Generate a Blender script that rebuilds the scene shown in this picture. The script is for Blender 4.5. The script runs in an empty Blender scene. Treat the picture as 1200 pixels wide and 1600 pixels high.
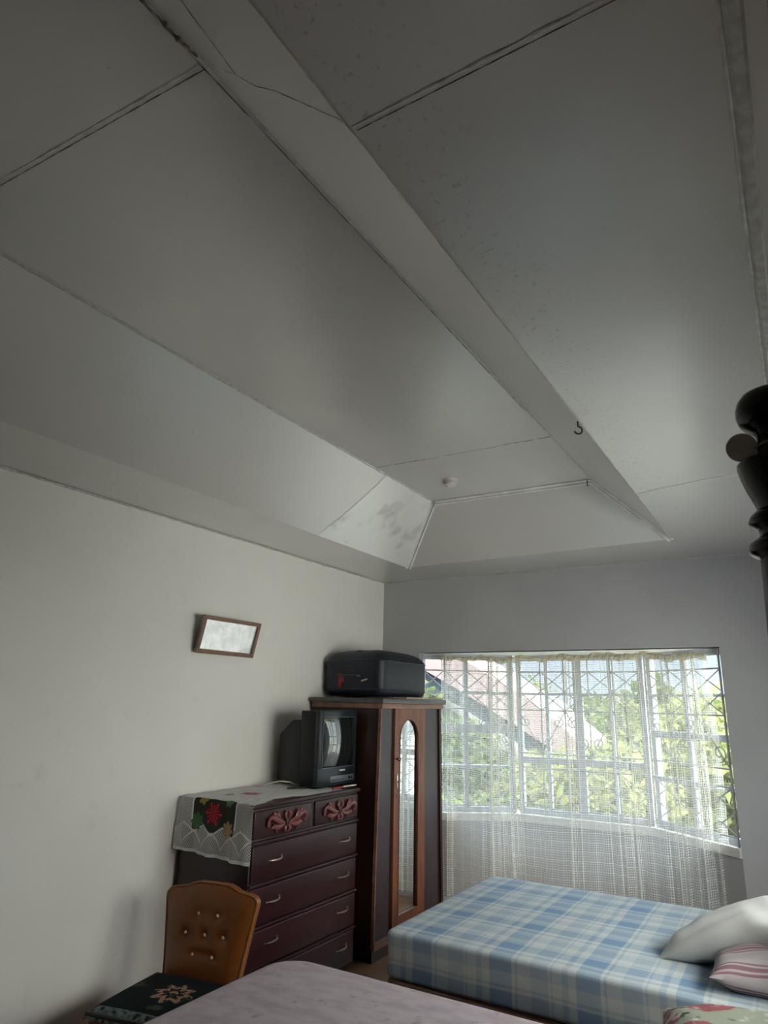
import bpy, bmesh, math, random
from mathutils import Vector, Matrix
random.seed(7)
S = bpy.context.scene
COL = S.collection
PI = math.pi

# ------------------------------------------------------------------ camera, sky, sun, exposure
CAM_H = 1.7
yaw, pit, rol, FPX = -0.5472501, 0.27455726, 0.02239284, 1054.663
F = Vector((math.sin(yaw)*math.cos(pit), math.cos(yaw)*math.cos(pit), math.sin(pit)))
r0 = Vector((math.cos(yaw), -math.sin(yaw), 0)); u0 = r0.cross(F)
rr = r0*math.cos(rol) + u0*math.sin(rol); uu = -r0*math.sin(rol) + u0*math.cos(rol)
cd = bpy.data.cameras.new('camera'); cam = bpy.data.objects.new('camera', cd); COL.objects.link(cam)
cam.matrix_world = Matrix(((rr.x, uu.x, -F.x, 0), (rr.y, uu.y, -F.y, 0), (rr.z, uu.z, -F.z, CAM_H), (0, 0, 0, 1)))
cd.sensor_fit = 'HORIZONTAL'; cd.sensor_width = 36; cd.lens = 36*FPX/1200; cd.clip_start = 0.02; cd.clip_end = 300
S.camera = cam

SKY_LOW, SKY_HIGH, SKY_SUNSIDE, SUN_E = 0.62, 5.5, 4.1, 2.3
w = bpy.data.worlds.new('sky'); S.world = w; w.use_nodes = True
nt = w.node_tree; nt.nodes.clear()
tc = nt.nodes.new('ShaderNodeTexCoord'); sp = nt.nodes.new('ShaderNodeSeparateXYZ')
nt.links.new(tc.outputs['Generated'], sp.inputs[0])
cr = nt.nodes.new('ShaderNodeValToRGB')
e = cr.color_ramp.elements
e[0].position = 0.0; e[0].color = (0.80, 0.90, 1.0, 1)
e[1].position = 1.0; e[1].color = (0.86, 0.93, 1.0, 1)
x = e.new(0.16); x.color = (0.50, 0.72, 1.0, 1)
nt.links.new(sp.outputs['Z'], cr.inputs[0])
mr = nt.nodes.new('ShaderNodeMapRange'); mr.inputs['From Min'].default_value = 0.20; mr.inputs['From Max'].default_value = 0.60
mr.inputs['To Min'].default_value = SKY_LOW; mr.inputs['To Max'].default_value = SKY_HIGH
nt.links.new(sp.outputs['Z'], mr.inputs['Value'])
dp = nt.nodes.new('ShaderNodeVectorMath'); dp.operation = 'DOT_PRODUCT'; dp.inputs[1].default_value = Vector((.93, -.30, .22)).normalized()
nt.links.new(tc.outputs['Generated'], dp.inputs[0])
sm = nt.nodes.new('ShaderNodeMapRange'); sm.interpolation_type = 'SMOOTHSTEP'; sm.inputs['From Min'].default_value = .25; sm.inputs['From Max'].default_value = .95
sm.inputs['To Max'].default_value = SKY_SUNSIDE
nt.links.new(dp.outputs['Value'], sm.inputs['Value'])
ad = nt.nodes.new('ShaderNodeMath'); ad.operation = 'ADD'; nt.links.new(mr.outputs[0], ad.inputs[0]); nt.links.new(sm.outputs[0], ad.inputs[1])
bg = nt.nodes.new('ShaderNodeBackground'); wo = nt.nodes.new('ShaderNodeOutputWorld')
wm = nt.nodes.new('ShaderNodeMix'); wm.data_type = 'RGBA'; wm.inputs[7].default_value = (1, .95, .86, 1)
nt.links.new(dp.outputs['Value'], wm.inputs[0]); nt.links.new(cr.outputs[0], wm.inputs[6]); nt.links.new(wm.outputs[2], bg.inputs[0]); nt.links.new(ad.outputs[0], bg.inputs[1]); nt.links.new(bg.outputs[0], wo.inputs[0])

sl = bpy.data.lights.new('sun', 'SUN'); sl.energy = SUN_E; sl.angle = math.radians(1.0); sl.color = (1.0, 0.95, 0.84)
sun = bpy.data.objects.new('sun', sl); COL.objects.link(sun)
sun.rotation_euler = Vector((-0.35, 0.62, -0.95)).to_track_quat('-Z', 'Y').to_euler()   # from behind the house, high

S.view_settings.view_transform = 'Standard'; S.view_settings.look = 'None'
S.view_settings.exposure = 1.2; S.view_settings.gamma = 1.0; S.view_settings.use_curve_mapping = False
S.cycles.max_bounces = 14; S.cycles.diffuse_bounces = 9; S.cycles.glossy_bounces = 5
S.cycles.transmission_bounces = 8; S.cycles.transparent_max_bounces = 24
S.cycles.caustics_reflective = False; S.cycles.caustics_refractive = False
S.cycles.sample_clamp_indirect = 6.0

# ------------------------------------------------------------------ material helpers
class N:
    def __init__(s, name):
        s.m = bpy.data.materials.new(name); s.m.use_nodes = True; s.t = s.m.node_tree
        s.p = s.t.nodes['Principled BSDF']; s.out = s.t.nodes['Material Output']
    def n(s, ty, **k):
        a = s.t.nodes.new(ty)
        for q, v in k.items(): setattr(a, q, v)
        return a
    def l(s, a, b): s.t.links.new(a, b)
    def math(s, op, a, b=None, c=None):
        n = s.n('ShaderNodeMath', operation=op)
        for i, v in enumerate((a, b, c)):
            if v is None: continue
            if isinstance(v, (int, float)): n.inputs[i].default_value = v
            else: s.l(v, n.inputs[i])
        return n.outputs[0]
    def mix(s, f, a, b):
        n = s.n('ShaderNodeMix', data_type='RGBA')
        if isinstance(f, (int, float)): n.inputs[0].default_value = f
        else: s.l(f, n.inputs[0])
        for i, v in ((6, a), (7, b)):
            if isinstance(v, tuple): n.inputs[i].default_value = (*v[:3], 1)
            else: s.l(v, n.inputs[i])
        return n.outputs[2]
    def noise(s, scale, detail=3, co='Object', rough=0.5, sc=None):
        t = s.n('ShaderNodeTexCoord'); x = s.n('ShaderNodeTexNoise')
        x.inputs['Scale'].default_value = scale; x.inputs['Detail'].default_value = detail; x.inputs['Roughness'].default_value = rough
        if sc:
            mp = s.n('ShaderNodeMapping'); mp.inputs['Scale'].default_value = sc
            s.l(t.outputs[co], mp.inputs[0]); s.l(mp.outputs[0], x.inputs['Vector'])
        else: s.l(t.outputs[co], x.inputs['Vector'])
        return x.outputs['Fac']
    def ramp(s, f, lo, hi):
        n = s.n('ShaderNodeMapRange', interpolation_type='SMOOTHSTEP'); n.inputs['From Min'].default_value = lo; n.inputs['From Max'].default_value = hi
        s.l(f, n.inputs['Value']); return n.outputs[0]
    def bump(s, h, st=0.3, d=0.01):
        b = s.n('ShaderNodeBump'); b.inputs['Strength'].default_value = st; b.inputs['Distance'].default_value = d
        s.l(h, b.inputs['Height']); s.l(b.outputs[0], s.p.inputs['Normal'])
    def base(s, c, r=0.5, metal=0, spec=None):
        if isinstance(c, tuple): s.p.inputs['Base Color'].default_value = (*c[:3], 1)
        else: s.l(c, s.p.inputs['Base Color'])
        if isinstance(r, (int, float)): s.p.inputs['Roughness'].default_value = r
        else: s.l(r, s.p.inputs['Roughness'])
        s.p.inputs['Metallic'].default_value = metal
        if spec is not None: s.p.inputs['Specular IOR Level'].default_value = spec

def simple(name, c, r=0.5, metal=0, var=0.12, ns=8, bump=0.0, bs=60, spec=None, sc=None):
    k = N(name); f = k.noise(ns, 4, sc=sc)
    k.base(k.mix(k.ramp(f, .3, .7), tuple(v*(1-var) for v in c), tuple(min(1, v*(1+var)) for v in c)), r, metal, spec)
    if bump: k.bump(k.noise(bs, 3), bump, 0.004)
    return k.m

M = {}
def mat_wall():
    k = N('wall_paint'); f = k.noise(1.1, 5); g = k.noise(4.0, 5, rough=.65)
    c = k.mix(k.ramp(f, .35, .7), (.82, .805, .77), (.87, .86, .83))
    c = k.mix(k.math('MULTIPLY', k.ramp(g, .60, .78), .25), c, (.60, .56, .50))
    k.base(c, .62, 0, .3); k.bump(k.noise(22, 5), .16, .006); return k.m
M['wall'] = mat_wall()
def mat_wall_shaded():
    k = N('wall_paint_shaded'); f = k.noise(1.4, 5)
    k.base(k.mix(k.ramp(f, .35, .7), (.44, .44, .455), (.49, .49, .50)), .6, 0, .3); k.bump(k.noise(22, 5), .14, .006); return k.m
M['wall_back'] = mat_wall_shaded()  # same paint as the left wall, with shade put into the colour
def mat_ceiling(name, sheen_r, bumpy, c0=(.54, .525, .50), c1=(.60, .59, .565)):
    k = N(name); f = k.noise(.9, 4); s1 = k.noise(5, 5, rough=.6); s2 = k.noise(45, 3, rough=.6)
    c = k.mix(k.ramp(f, .3, .7), c0, c1)
    tcx = k.n('ShaderNodeTexCoord'); sx = k.n('ShaderNodeSeparateXYZ'); k.l(tcx.outputs['Object'], sx.inputs[0])
    near = k.math('MULTIPLY', k.ramp(sx.outputs[0], -.66, -.60), k.math('SUBTRACT', 1, k.ramp(sx.outputs[0], -.58, -.35)))
    fl = k.ramp(k.noise(55, 3, rough=.6), .60, .68)
    far = k.ramp(k.noise(31, 3, rough=.6), .73, .76)
    fk = k.math('MAXIMUM', k.math('MULTIPLY', fl, k.math('MULTIPLY', near, .55)), k.math('MULTIPLY', far, .45))
    c = k.mix(fk, c, (.27, .26, .24))
    k.base(c, sheen_r, 0, .6)
    h = k.math('ADD', k.math('MULTIPLY', k.noise(2.6, 3), 2.2), k.math('MULTIPLY', s2, bumpy))
    h = k.math('ADD', h, k.math('MULTIPLY', k.noise(9, 3, sc=(.25, 1, 1)), .8))
    k.p.inputs['Coat Weight'].default_value = 1.0; k.l(c, k.p.inputs['Base Color']); k.p.inputs['Coat Roughness'].default_value = .25; k.p.inputs['Coat IOR'].default_value = 2.0
    k.bump(h, .2, .004); return k.m
M['ceiling'] = mat_ceiling('ceiling_gloss_paint', .36, .5)
M['ceiling_slope'] = mat_ceiling('ceiling_slope_paint', .36, .3, (.62, .61, .585), (.66, .65, .625))
def mat_patch():
    k = N('slope_patch'); s = k.noise(3.4, 5, rough=.6)
    k.base(k.mix(k.ramp(s, .52, .68), (.72, .72, .69), (.50, .50, .49)), .32, 0, .8); k.p.inputs['Coat Weight'].default_value = 1.0; k.p.inputs['Coat Roughness'].default_value = .25; k.p.inputs['Coat IOR'].default_value = 2.0; k.bump(k.noise(5, 4), .3, .01); return k.m
M['patch'] = mat_patch()
M['wall_bounce_cut'] = simple('wall_low_bounce', (.30, .27, .24), .6, ns=2)  # unseen walls darkened to cut light bounced into the room
M['trim'] = simple('trim_paint', (.72, .71, .69), .38, bump=.25, bs=40)
M['trim_dark'] = simple('trim_grey', (.48, .47, .46), .4)
M['caulk'] = simple('caulk', (.55, .54, .51), .3, var=.15, ns=30, bump=.3, bs=60)
M['crack'] = simple('crack_line', (.17, .155, .14), .8, var=.4, ns=20)
M['stain'] = simple('mould_stain', (.26, .21, .15), .8, var=.5, ns=40)
M['frame_shaded_white'] = simple('window_frame_backlit', (.50, .53, .57), .4)  # white frames with backlit shade put into a grey-blue colour
M['sill'] = simple('sill_paint', (.80, .79, .75), .45)
M['iron'] = simple('grille_iron', (.42, .42, .42), .45, var=.2)
M['floor'] = simple('floor_tile', (.22, .12, .07), .35, ns=4)
M['black_gloss'] = simple('black_lacquer', (.003, .003, .004), .18, var=.3, spec=.4)
M['black_metal'] = simple('black_metal', (.02, .02, .02), .4)
M['cord_tan'] = simple('tan_cord', (.33, .27, .18), .8)
M['disc'] = simple('pale_disc', (.88, .80, .79), .35)
M['plastic_white'] = simple('white_plastic', (.56, .51, .49), .45)
M['red'] = simple('red_dot', (.5, .04, .03), .4)

def wood(name, c, r=.3, dark=.55, sc=(3, 3, .4), spec=.5, ns=7):
    k = N(name); f = k.noise(ns, 6, sc=sc, rough=.62)
    k.base(k.mix(k.ramp(f, .32, .68), tuple(v*dark for v in c), c), r, 0, spec); k.bump(k.noise(ns*4, 3, sc=sc), .06, .003); return k.m
M['chest'] = wood('mahogany_lacquer', (.034, .0085, .0125), .33, .72, (3, .35, 3))
M['chest_dark'] = wood('mahogany_dark', (.018, .006, .008), .40, .7)
M['carve_highlit'] = wood('carved_mahogany_highlit', (.19, .055, .055), .2, .8)  # highlights on the carving put into a lighter wood colour
M['ward_side'] = wood('wardrobe_side', (.038, .014, .011), .40, .6)
M['ward_panel'] = wood('wardrobe_panel', (.050, .034, .044), .28, .75)
M['ward_top_sheen'] = wood('wardrobe_top_sheen', (.11, .095, .10), .22, .7, (3, .4, 3))  # gloss reflection of the window put into the slab colour
M['ward_door'] = wood('wardrobe_door', (.24, .085, .042), .34, .6)
M['ward_rail'] = wood('wardrobe_rail', (.33, .17, .115), .4, .6, (3, .4, 3))  # brown rail wood, lightened to carry the reflection on the moulding
M['bed_wood'] = wood('bed_rail_wood', (.09, .045, .03), .4, .6, (.4, 3, 3))
M['board'] = wood('pale_board', (.46, .36, .24), .55, .8)
M['photo_frame'] = wood('frame_wood', (.27, .165, .11), .45, .7)
M['brass'] = simple('aged_brass', (.55, .50, .38), .3, 1.0)
M['dark_metal'] = simple('dark_bronze', (.13, .09, .07), .35, .9)
M['tv'] = simple('tv_plastic', (.004, .006, .009), .42, spec=.4)
M['tv_bezel'] = simple('tv_bezel', (.013, .019, .026), .33)
M['tv_panel'] = simple('tv_control_panel', (.12, .14, .17), .35)
M['tv_button'] = simple('tv_button', (.015, .017, .02), .4)
M['badge'] = simple('silver_badge', (.85, .86, .88), .3, .3)
M['suit'] = simple('suitcase_shell', (.005, .008, .020), .46, var=.2, bump=.3, bs=220, spec=.5)
M['suit_trim'] = simple('suitcase_trim', (.030, .034, .048), .24)
M['zip'] = simple('suitcase_handle', (.03, .03, .036), .5)
M['tag_red'] = simple('red_tag', (.30, .03, .025), .6)
M['tag_gold'] = simple('gold_tag', (.62, .50, .26), .35, .3)
M['cable'] = simple('white_cable', (.55, .53, .50), .5)
M['cable_dark'] = simple('dark_cable', (.02, .02, .02), .5)
M['leather'] = simple('tan_vinyl', (.19, .058, .012), .33, var=.10, ns=5, bump=.15, bs=150, spec=.5)
M['leather_dark'] = simple('tan_vinyl_side', (.16, .048, .012), .4, var=.1)
M['piping'] = simple('tan_piping', (.32, .12, .035), .28)
M['button'] = simple('tufted_button', (.60, .38, .20), .25, spec=.7)
M['leg_wood'] = wood('chair_leg_wood', (.16, .07, .03))

def mat_mirror(name, r=.03, c=(.86, .88, .86)):
    k = N(name); f = k.noise(6, 3); k.base(k.mix(f, tuple(v*.94 for v in c), c), r, 1.0); return k.m
M['mirror'] = mat_mirror('mirror_glass')
def mat_pic():
    k = N('mirror_window_glare'); f = k.noise(14, 4, rough=.6); k.base(k.mix(k.ramp(f, .3, .7), (.66, .67, .70), (.90, .90, .92)), .16, .45); return k.m  # bright window reflection mixed into the mirror's base colour
M['pic'] = mat_pic()
def mat_screen():
    k = N('crt_glass'); k.base((.012, .016, .018), .05, 0, 1.0); k.p.inputs['Coat Weight'].default_value = 1; k.p.inputs['Coat Roughness'].default_value = .03
    k.p.inputs['IOR'].default_value = 1.8
    f = k.noise(3, 2); k.l(k.mix(f, (.010, .013, .015), (.016, .02, .022)), k.p.inputs['Base Color']); return k.m
M['screen'] = mat_screen()
def mat_glass():
    k = N('window_glass'); t = k.t; t.nodes.remove(k.p)
    tr = k.n('ShaderNodeBsdfTransparent'); gl = k.n('ShaderNodeBsdfGlossy'); gl.inputs['Roughness'].default_value = .02
    tr.inputs[0].default_value = (.96, .98, .97, 1)
    lw = k.n('ShaderNodeLayerWeight'); lw.inputs[0].default_value = .5; frv = k.math('ADD', .04, k.math('MULTIPLY', k.math('POWER', lw.outputs['Facing'], 5), .8))
    mx = k.n('ShaderNodeMixShader'); k.l(frv, mx.inputs[0]); k.l(tr.outputs[0], mx.inputs[1]); k.l(gl.outputs[0], mx.inputs[2])
    k.l(mx.outputs[0], k.out.inputs[0]); return k.m
M['glass'] = mat_glass()

def cloth_shader(k, color, alpha, transl=.5):
    """diffuse + translucent cloth with see-through factor"""
    k.t.nodes.remove(k.p)
    d = k.n('ShaderNodeBsdfDiffuse'); tl = k.n('ShaderNodeBsdfTranslucent'); tr = k.n('ShaderNodeBsdfTransparent')
    for q in (d, tl):
        if isinstance(color, tuple): q.inputs[0].default_value = (*color, 1)
        else: k.l(color, q.inputs[0])
    m1 = k.n('ShaderNodeMixShader'); m1.inputs[0].default_value = transl; k.l(d.outputs[0], m1.inputs[1]); k.l(tl.outputs[0], m1.inputs[2])
    m2 = k.n('ShaderNodeMixShader')
    if isinstance(alpha, (int, float)): m2.inputs[0].default_value = alpha
    else: k.l(alpha, m2.inputs[0])
    k.l(tr.outputs[0], m2.inputs[1]); k.l(m1.outputs[0], m2.inputs[2]); k.l(m2.outputs[0], k.out.inputs[0])
    return k.m
def uvxy(k):
    t = k.n('ShaderNodeTexCoord'); s = k.n('ShaderNodeSeparateXYZ'); k.l(t.outputs['UV'], s.inputs[0]); return s.outputs[0], s.outputs[1]
def lines(k, v, period, width):
    fr = k.math('FRACT', k.math('DIVIDE', v, period)); return k.math('LESS_THAN', fr, width)
def mat_curtain():
    k = N('net_curtain'); u, v = uvxy(k)              # uv in metres of cloth
    a = lines(k, u, .0165, .17); b = lines(k, v, .0165, .17)
    A = lines(k, u, .066, .075); B = lines(k, v, .066, .075)
    g = k.math('MAXIMUM', k.math('MAXIMUM', a, b), k.math('MAXIMUM', A, B))
    n = k.noise(1.6, 3)
    al = k.math('ADD', k.math('MULTIPLY', g, .55), k.math('ADD', .17, k.math('MULTIPLY', n, .12)))
    return cloth_shader(k, (.86, .85, .80), k.math('MINIMUM', al, 1), .45)
M['curtain'] = mat_curtain()
def mat_ruffle():
    k = N('curtain_heading'); return cloth_shader(k, (.74, .68, .50), .80, .5)
M['ruffle'] = mat_ruffle()

def mat_plaid():
    k = N('blue_plaid_sheet'); t = k.n('ShaderNodeTexCoord'); s = k.n('ShaderNodeSeparateXYZ'); k.l(t.outputs['Object'], s.inputs[0])
    wob = k.math('MULTIPLY', k.math('SUBTRACT', k.noise(2.2, 2), .5), .03)
    def bands(v, per, off):
        f = k.math('FRACT', k.math('DIVIDE', k.math('ADD', k.math('ADD', v, wob), off), per))
        def bx(a, b, h):
            return k.math('MULTIPLY', k.math('MULTIPLY', k.ramp(f, a-.008, a+.008), k.math('SUBTRACT', 1, k.ramp(f, b-.008, b+.008))), h)
        o = bx(.04, .30, .85)
        for a, b, h in ((.34, .37, .5), (.52, .72, .45), (.75, .77, .45), (.88, .95, .55)): o = k.math('MAXIMUM', o, bx(a, b, h))
        return o
    z2 = k.math('ADD', s.outputs[1], k.math('MULTIPLY', s.outputs[2], 1.0))
    bx_ = bands(s.outputs[0], .40, .02); by_ = bands(z2, .33, .07)
    tot = k.math('MULTIPLY', k.math('ADD', bx_, by_), .55)
    c1 = k.mix(k.math('MINIMUM', tot, 1), (.47, .505, .50), (.115, .225, .38))
    weave = k.noise(160, 2); c = k.mix(k.math('MULTIPLY', weave, .15), c1, (.5, .55, .57))
    k.base(c, .8, 0, .2); k.bump(k.math('ADD', k.noise(7, 4), k.math('MULTIPLY', k.noise(180, 2), .05)), .35, .012)
    return k.m
M['plaid'] = mat_plaid()
def mat_pink():
    k = N('pink_bedspread'); f = k.noise(7, 4, rough=.55, sc=(1, 2.2, 1)); g = k.noise(16, 4, rough=.6)
    c = k.mix(k.ramp(f, .35, .7), (.48, .42, .45), (.40, .335, .37))
    c = k.mix(k.math('MULTIPLY', k.ramp(g, .60, .74), .55), c, (.26, .175, .225))
    k.base(c, .85, 0, .15); k.bump(k.math('ADD', k.noise(5, 3), k.math('MULTIPLY', k.noise(200, 2), .08)), .3, .012); return k.m
M['pink'] = mat_pink()
M['pillow_white'] = simple('white_pillow_cotton', (.56, .565, .56), .8, var=.05, ns=5, bump=.8, bs=8, spec=.15)
def mat_striped():
    k = N('striped_pillowcase'); u, v = uvxy(k)
    w_ = k.math('MULTIPLY', k.math('SUBTRACT', k.noise(3, 2), .5), .02)
    f = k.math('FRACT', k.math('DIVIDE', k.math('ADD', v, w_), .13))
    def bx(a, b): return k.math('MULTIPLY', k.math('GREATER_THAN', f, a), k.math('LESS_THAN', f, b))
    s1 = k.math('MAXIMUM', bx(.1, .16), k.math('MAXIMUM', bx(.22, .34), bx(.40, .45)))
    s2 = bx(.6, .95)
    c = k.mix(k.math('MULTIPLY', s2, .35), (.33, .30, .31), (.26, .235, .25)); c = k.mix(k.math('MULTIPLY', s1, .8), c, (.17, .065, .09))
    k.base(c, .85, 0, .15); k.bump(k.noise(8, 3), .35, .012); return k.m
M['striped'] = mat_striped()
def mat_floral():
    k = N('floral_pillowcase'); t = k.n('ShaderNodeTexCoord'); vo = k.n('ShaderNodeTexVoronoi'); vo.inputs['Scale'].default_value = 5.5
    k.l(t.outputs['Object'], vo.inputs['Vector']); f = k.noise(9, 4, rough=.6)
    d = k.math('ADD', vo.outputs['Distance'], k.math('MULTIPLY', k.math('SUBTRACT', f, .5), .45))
    c = k.mix(k.ramp(d, .42, .47), (.34, .11, .12), (.34, .36, .29))
    c = k.mix(k.math('MULTIPLY', k.ramp(f, .52, .60), .8), c, (.60, .58, .52)); c = k.mix(k.ramp(k.noise(13, 3), .60, .66), c, (.08, .12, .08))
    k.base(c, .8, 0, .15); k.bump(k.noise(8, 3), .3, .012); return k.m
M['floral'] = mat_floral()
def mat_tapestry():
    k = N('dark_floral_tapestry'); u, v = uvxy(k)
    n = k.noise(40, 3)
    dx = k.math('SUBTRACT', u, .30); dy = k.math('SUBTRACT', v, .24)
    r = k.math('SQRT', k.math('ADD', k.math('MULTIPLY', dx, dx), k.math('MULTIPLY', dy, dy))); th = k.math('ARCTAN2', dy, dx)
    ring = k.math('MULTIPLY', k.math('GREATER_THAN', r, k.math('ADD', .045, k.math('MULTIPLY', k.math('COSINE', k.math('MULTIPLY', th, 8)), .014))),
                  k.math('LESS_THAN', r, k.math('ADD', .085, k.math('MULTIPLY', k.math('COSINE', k.math('MULTIPLY', th, 8)), .018))))
    dot = k.math('LESS_THAN', r, .022)
    fl = k.math('MULTIPLY', k.math('MAXIMUM', ring, dot), k.ramp(n, .38, .5))
    c = k.mix(k.ramp(k.noise(7, 3), .6, .66), (.010, .014, .016), (.05, .07, .05)); c = k.mix(fl, c, (.34, .20, .14))
    edge = k.math('MULTIPLY', k.math('LESS_THAN', v, .05), k.ramp(n, .3, .6)); c = k.mix(edge, c, (.16, .20, .19))
    k.base(c, .9, 0, .1); k.bump(k.noise(70, 3), .4, .004); return k.m
M['tapestry'] = mat_tapestry()

def mat_lace():
    """uv in metres: u along the chest depth (0 wall .. .58 front), v from the hem upward"""
    k = N('lace_runner'); u, v = uvxy(k); P = .0135
    d1 = k.math('LESS_THAN', k.math('FRACT', k.math('DIVIDE', k.math('ADD', u, v), P)), .43)
    d2 = k.math('LESS_THAN', k.math('FRACT', k.math('DIVIDE', k.math('SUBTRACT', u, v), P)), .43)
    net = k.math('MAXIMUM', d1, d2)
    # scalloped border edges
    def absd(a, c): return k.math('ABSOLUTE', k.math('SUBTRACT', a, c))
    tri = k.math('ABSOLUTE', k.math('SUBTRACT', k.math('FRACT', k.math('DIVIDE', u, .145)), .5))    # 0..0.5
    hump = k.math('MULTIPLY', k.math('POWER', k.math('MULTIPLY', tri, 2), .6), .085)
    l1 = k.math('LESS_THAN', k.math('ABSOLUTE', k.math('SUBTRACT', v, k.math('ADD', hump, .03))), .005)
    tri2 = k.math('ABSOLUTE', k.math('SUBTRACT', k.math('FRACT', k.math('ADD', .5, k.math('DIVIDE', u, .145))), .5))
    zig = k.math('ADD', .105, k.math('MULTIPLY', tri2, .09))
    l2 = k.math('LESS_THAN', k.math('ABSOLUTE', k.math('SUBTRACT', v, zig)), .005)
    hem = k.math('LESS_THAN', v, .016)
    # central oval of dark sheer cloth
    ex = k.math('DIVIDE', k.math('SUBTRACT', u, .29), .165)
    inside = k.math('MULTIPLY', k.math('LESS_THAN', k.math('ABSOLUTE', ex), 1), k.math('GREATER_THAN', v, zig))
    inside = k.math('MULTIPLY', inside, k.math('LESS_THAN', v, .30))
    le = k.math('MULTIPLY', k.math('LESS_THAN', absd(k.math('ABSOLUTE', ex), 1.02), .035), k.math('GREATER_THAN', v, .15))
    def flower(cx, cy, R, n_, ph):
        dx = k.math('SUBTRACT', u, cx); dy = k.math('SUBTRACT', v, cy)
        r = k.math('SQRT', k.math('ADD', k.math('MULTIPLY', dx, dx), k.math('MULTIPLY', dy, dy))); th = k.math('ARCTAN2', dy, dx)
        rad = k.math('MULTIPLY', R, k.math('ADD', .62, k.math('MULTIPLY', .38, k.math('ABSOLUTE', k.math('COSINE', k.math('ADD', k.math('MULTIPLY', th, n_/2), ph))))))
        body = k.math('LESS_THAN', r, rad)
        vein = k.math('LESS_THAN', k.math('ABSOLUTE', k.math('SINE', k.math('ADD', k.math('MULTIPLY', th, n_), ph))), .25)
        return body, vein
    fl = [(flower(.29, .215, .062, 6, .3), (.36, .02, .035)), (flower(.165, .165, .050, 7, 1), (.06, .17, .06)), (flower(.405, .145, .044, 7, .5), (.46, .30, .15)),
          (flower(.20, .285, .035, 5, 0), (.38, .27, .07)), (flower(.40, .285, .03, 6, .4), (.10, .24, .10)), (flower(.30, .62, .07, 6, .3), (.5, .18, .2)), (flower(.22, .50, .04, 7, .3), (.3, .4, .25))]
    pat = k.math('MAXIMUM', k.math('MAXIMUM', l1, l2), k.math('MAXIMUM', hem, le))
    c = k.mix(inside, (.72, .72, .72), (.055, .058, .055)); al = k.math('MAXIMUM', k.math('MULTIPLY', net, .95), inside)
    c = k.mix(pat, c, (.82, .82, .82))
    for (b, vn), cc in fl:
        c = k.mix(b, c, cc); c = k.mix(k.math('MULTIPLY', k.math('MULTIPLY', b, vn), .45), c, (.55, .45, .38)); al = k.math('MAXIMUM', al, b)
    al = k.math('MAXIMUM', al, pat); al = k.math('MAXIMUM', al, k.math('MULTIPLY', k.math('GREATER_THAN', v, .29), .86))
    return cloth_shader(k, c, al, .12)
M['lace'] = mat_lace()
def mat_leaf(name, a, b, c_):
    k = N(name); f = k.noise(.9, 4, co='Object'); g = k.noise(5, 3)
    c = k.mix(k.ramp(f, .35, .65), a, b); c = k.mix(k.math('MULTIPLY', k.ramp(g, .5, .65), .7), c, c_)
    return cloth_shader(k, c, 1.0, .45)
M['leaf1'] = mat_leaf('foliage_green', (.10, .135, .055), (.17, .20, .085), (.26, .25, .11))
M['leaf2'] = mat_leaf('foliage_yellow_green', (.16, .19, .07), (.25, .26, .11), (.33, .30, .14))
M['leaf3'] = mat_leaf('foliage_dark', (.06, .09, .04), (.10, .14, .06), (.15, .18, .08))
M['bark'] = simple('bark', (.20, .15, .11), .9)
M['grass'] = simple('lawn', (.24, .23, .19), .9, var=.2, ns=.6)
M['house_wall'] = simple('neighbour_wall', (.26, .25, .20), .8, ns=1)
M['eave_shade_pane'] = simple('eave_shade_and_pane', (.07, .09, .11), .7)  # shadow under the eaves put into the colour; also dark panes
def mat_roof():
    k = N('neighbour_roof'); t = k.n('ShaderNodeTexCoord'); s = k.n('ShaderNodeSeparateXYZ'); k.l(t.outputs['Object'], s.inputs[0])
    f = k.math('SINE', k.math('MULTIPLY', s.outputs[1], 24)); k.base(k.mix(k.ramp(f, -.4, .4), (.22, .165, .16), (.30, .25, .245)), .5); k.bump(f, .6, .05); return k.m
M['roof'] = mat_roof()

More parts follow.
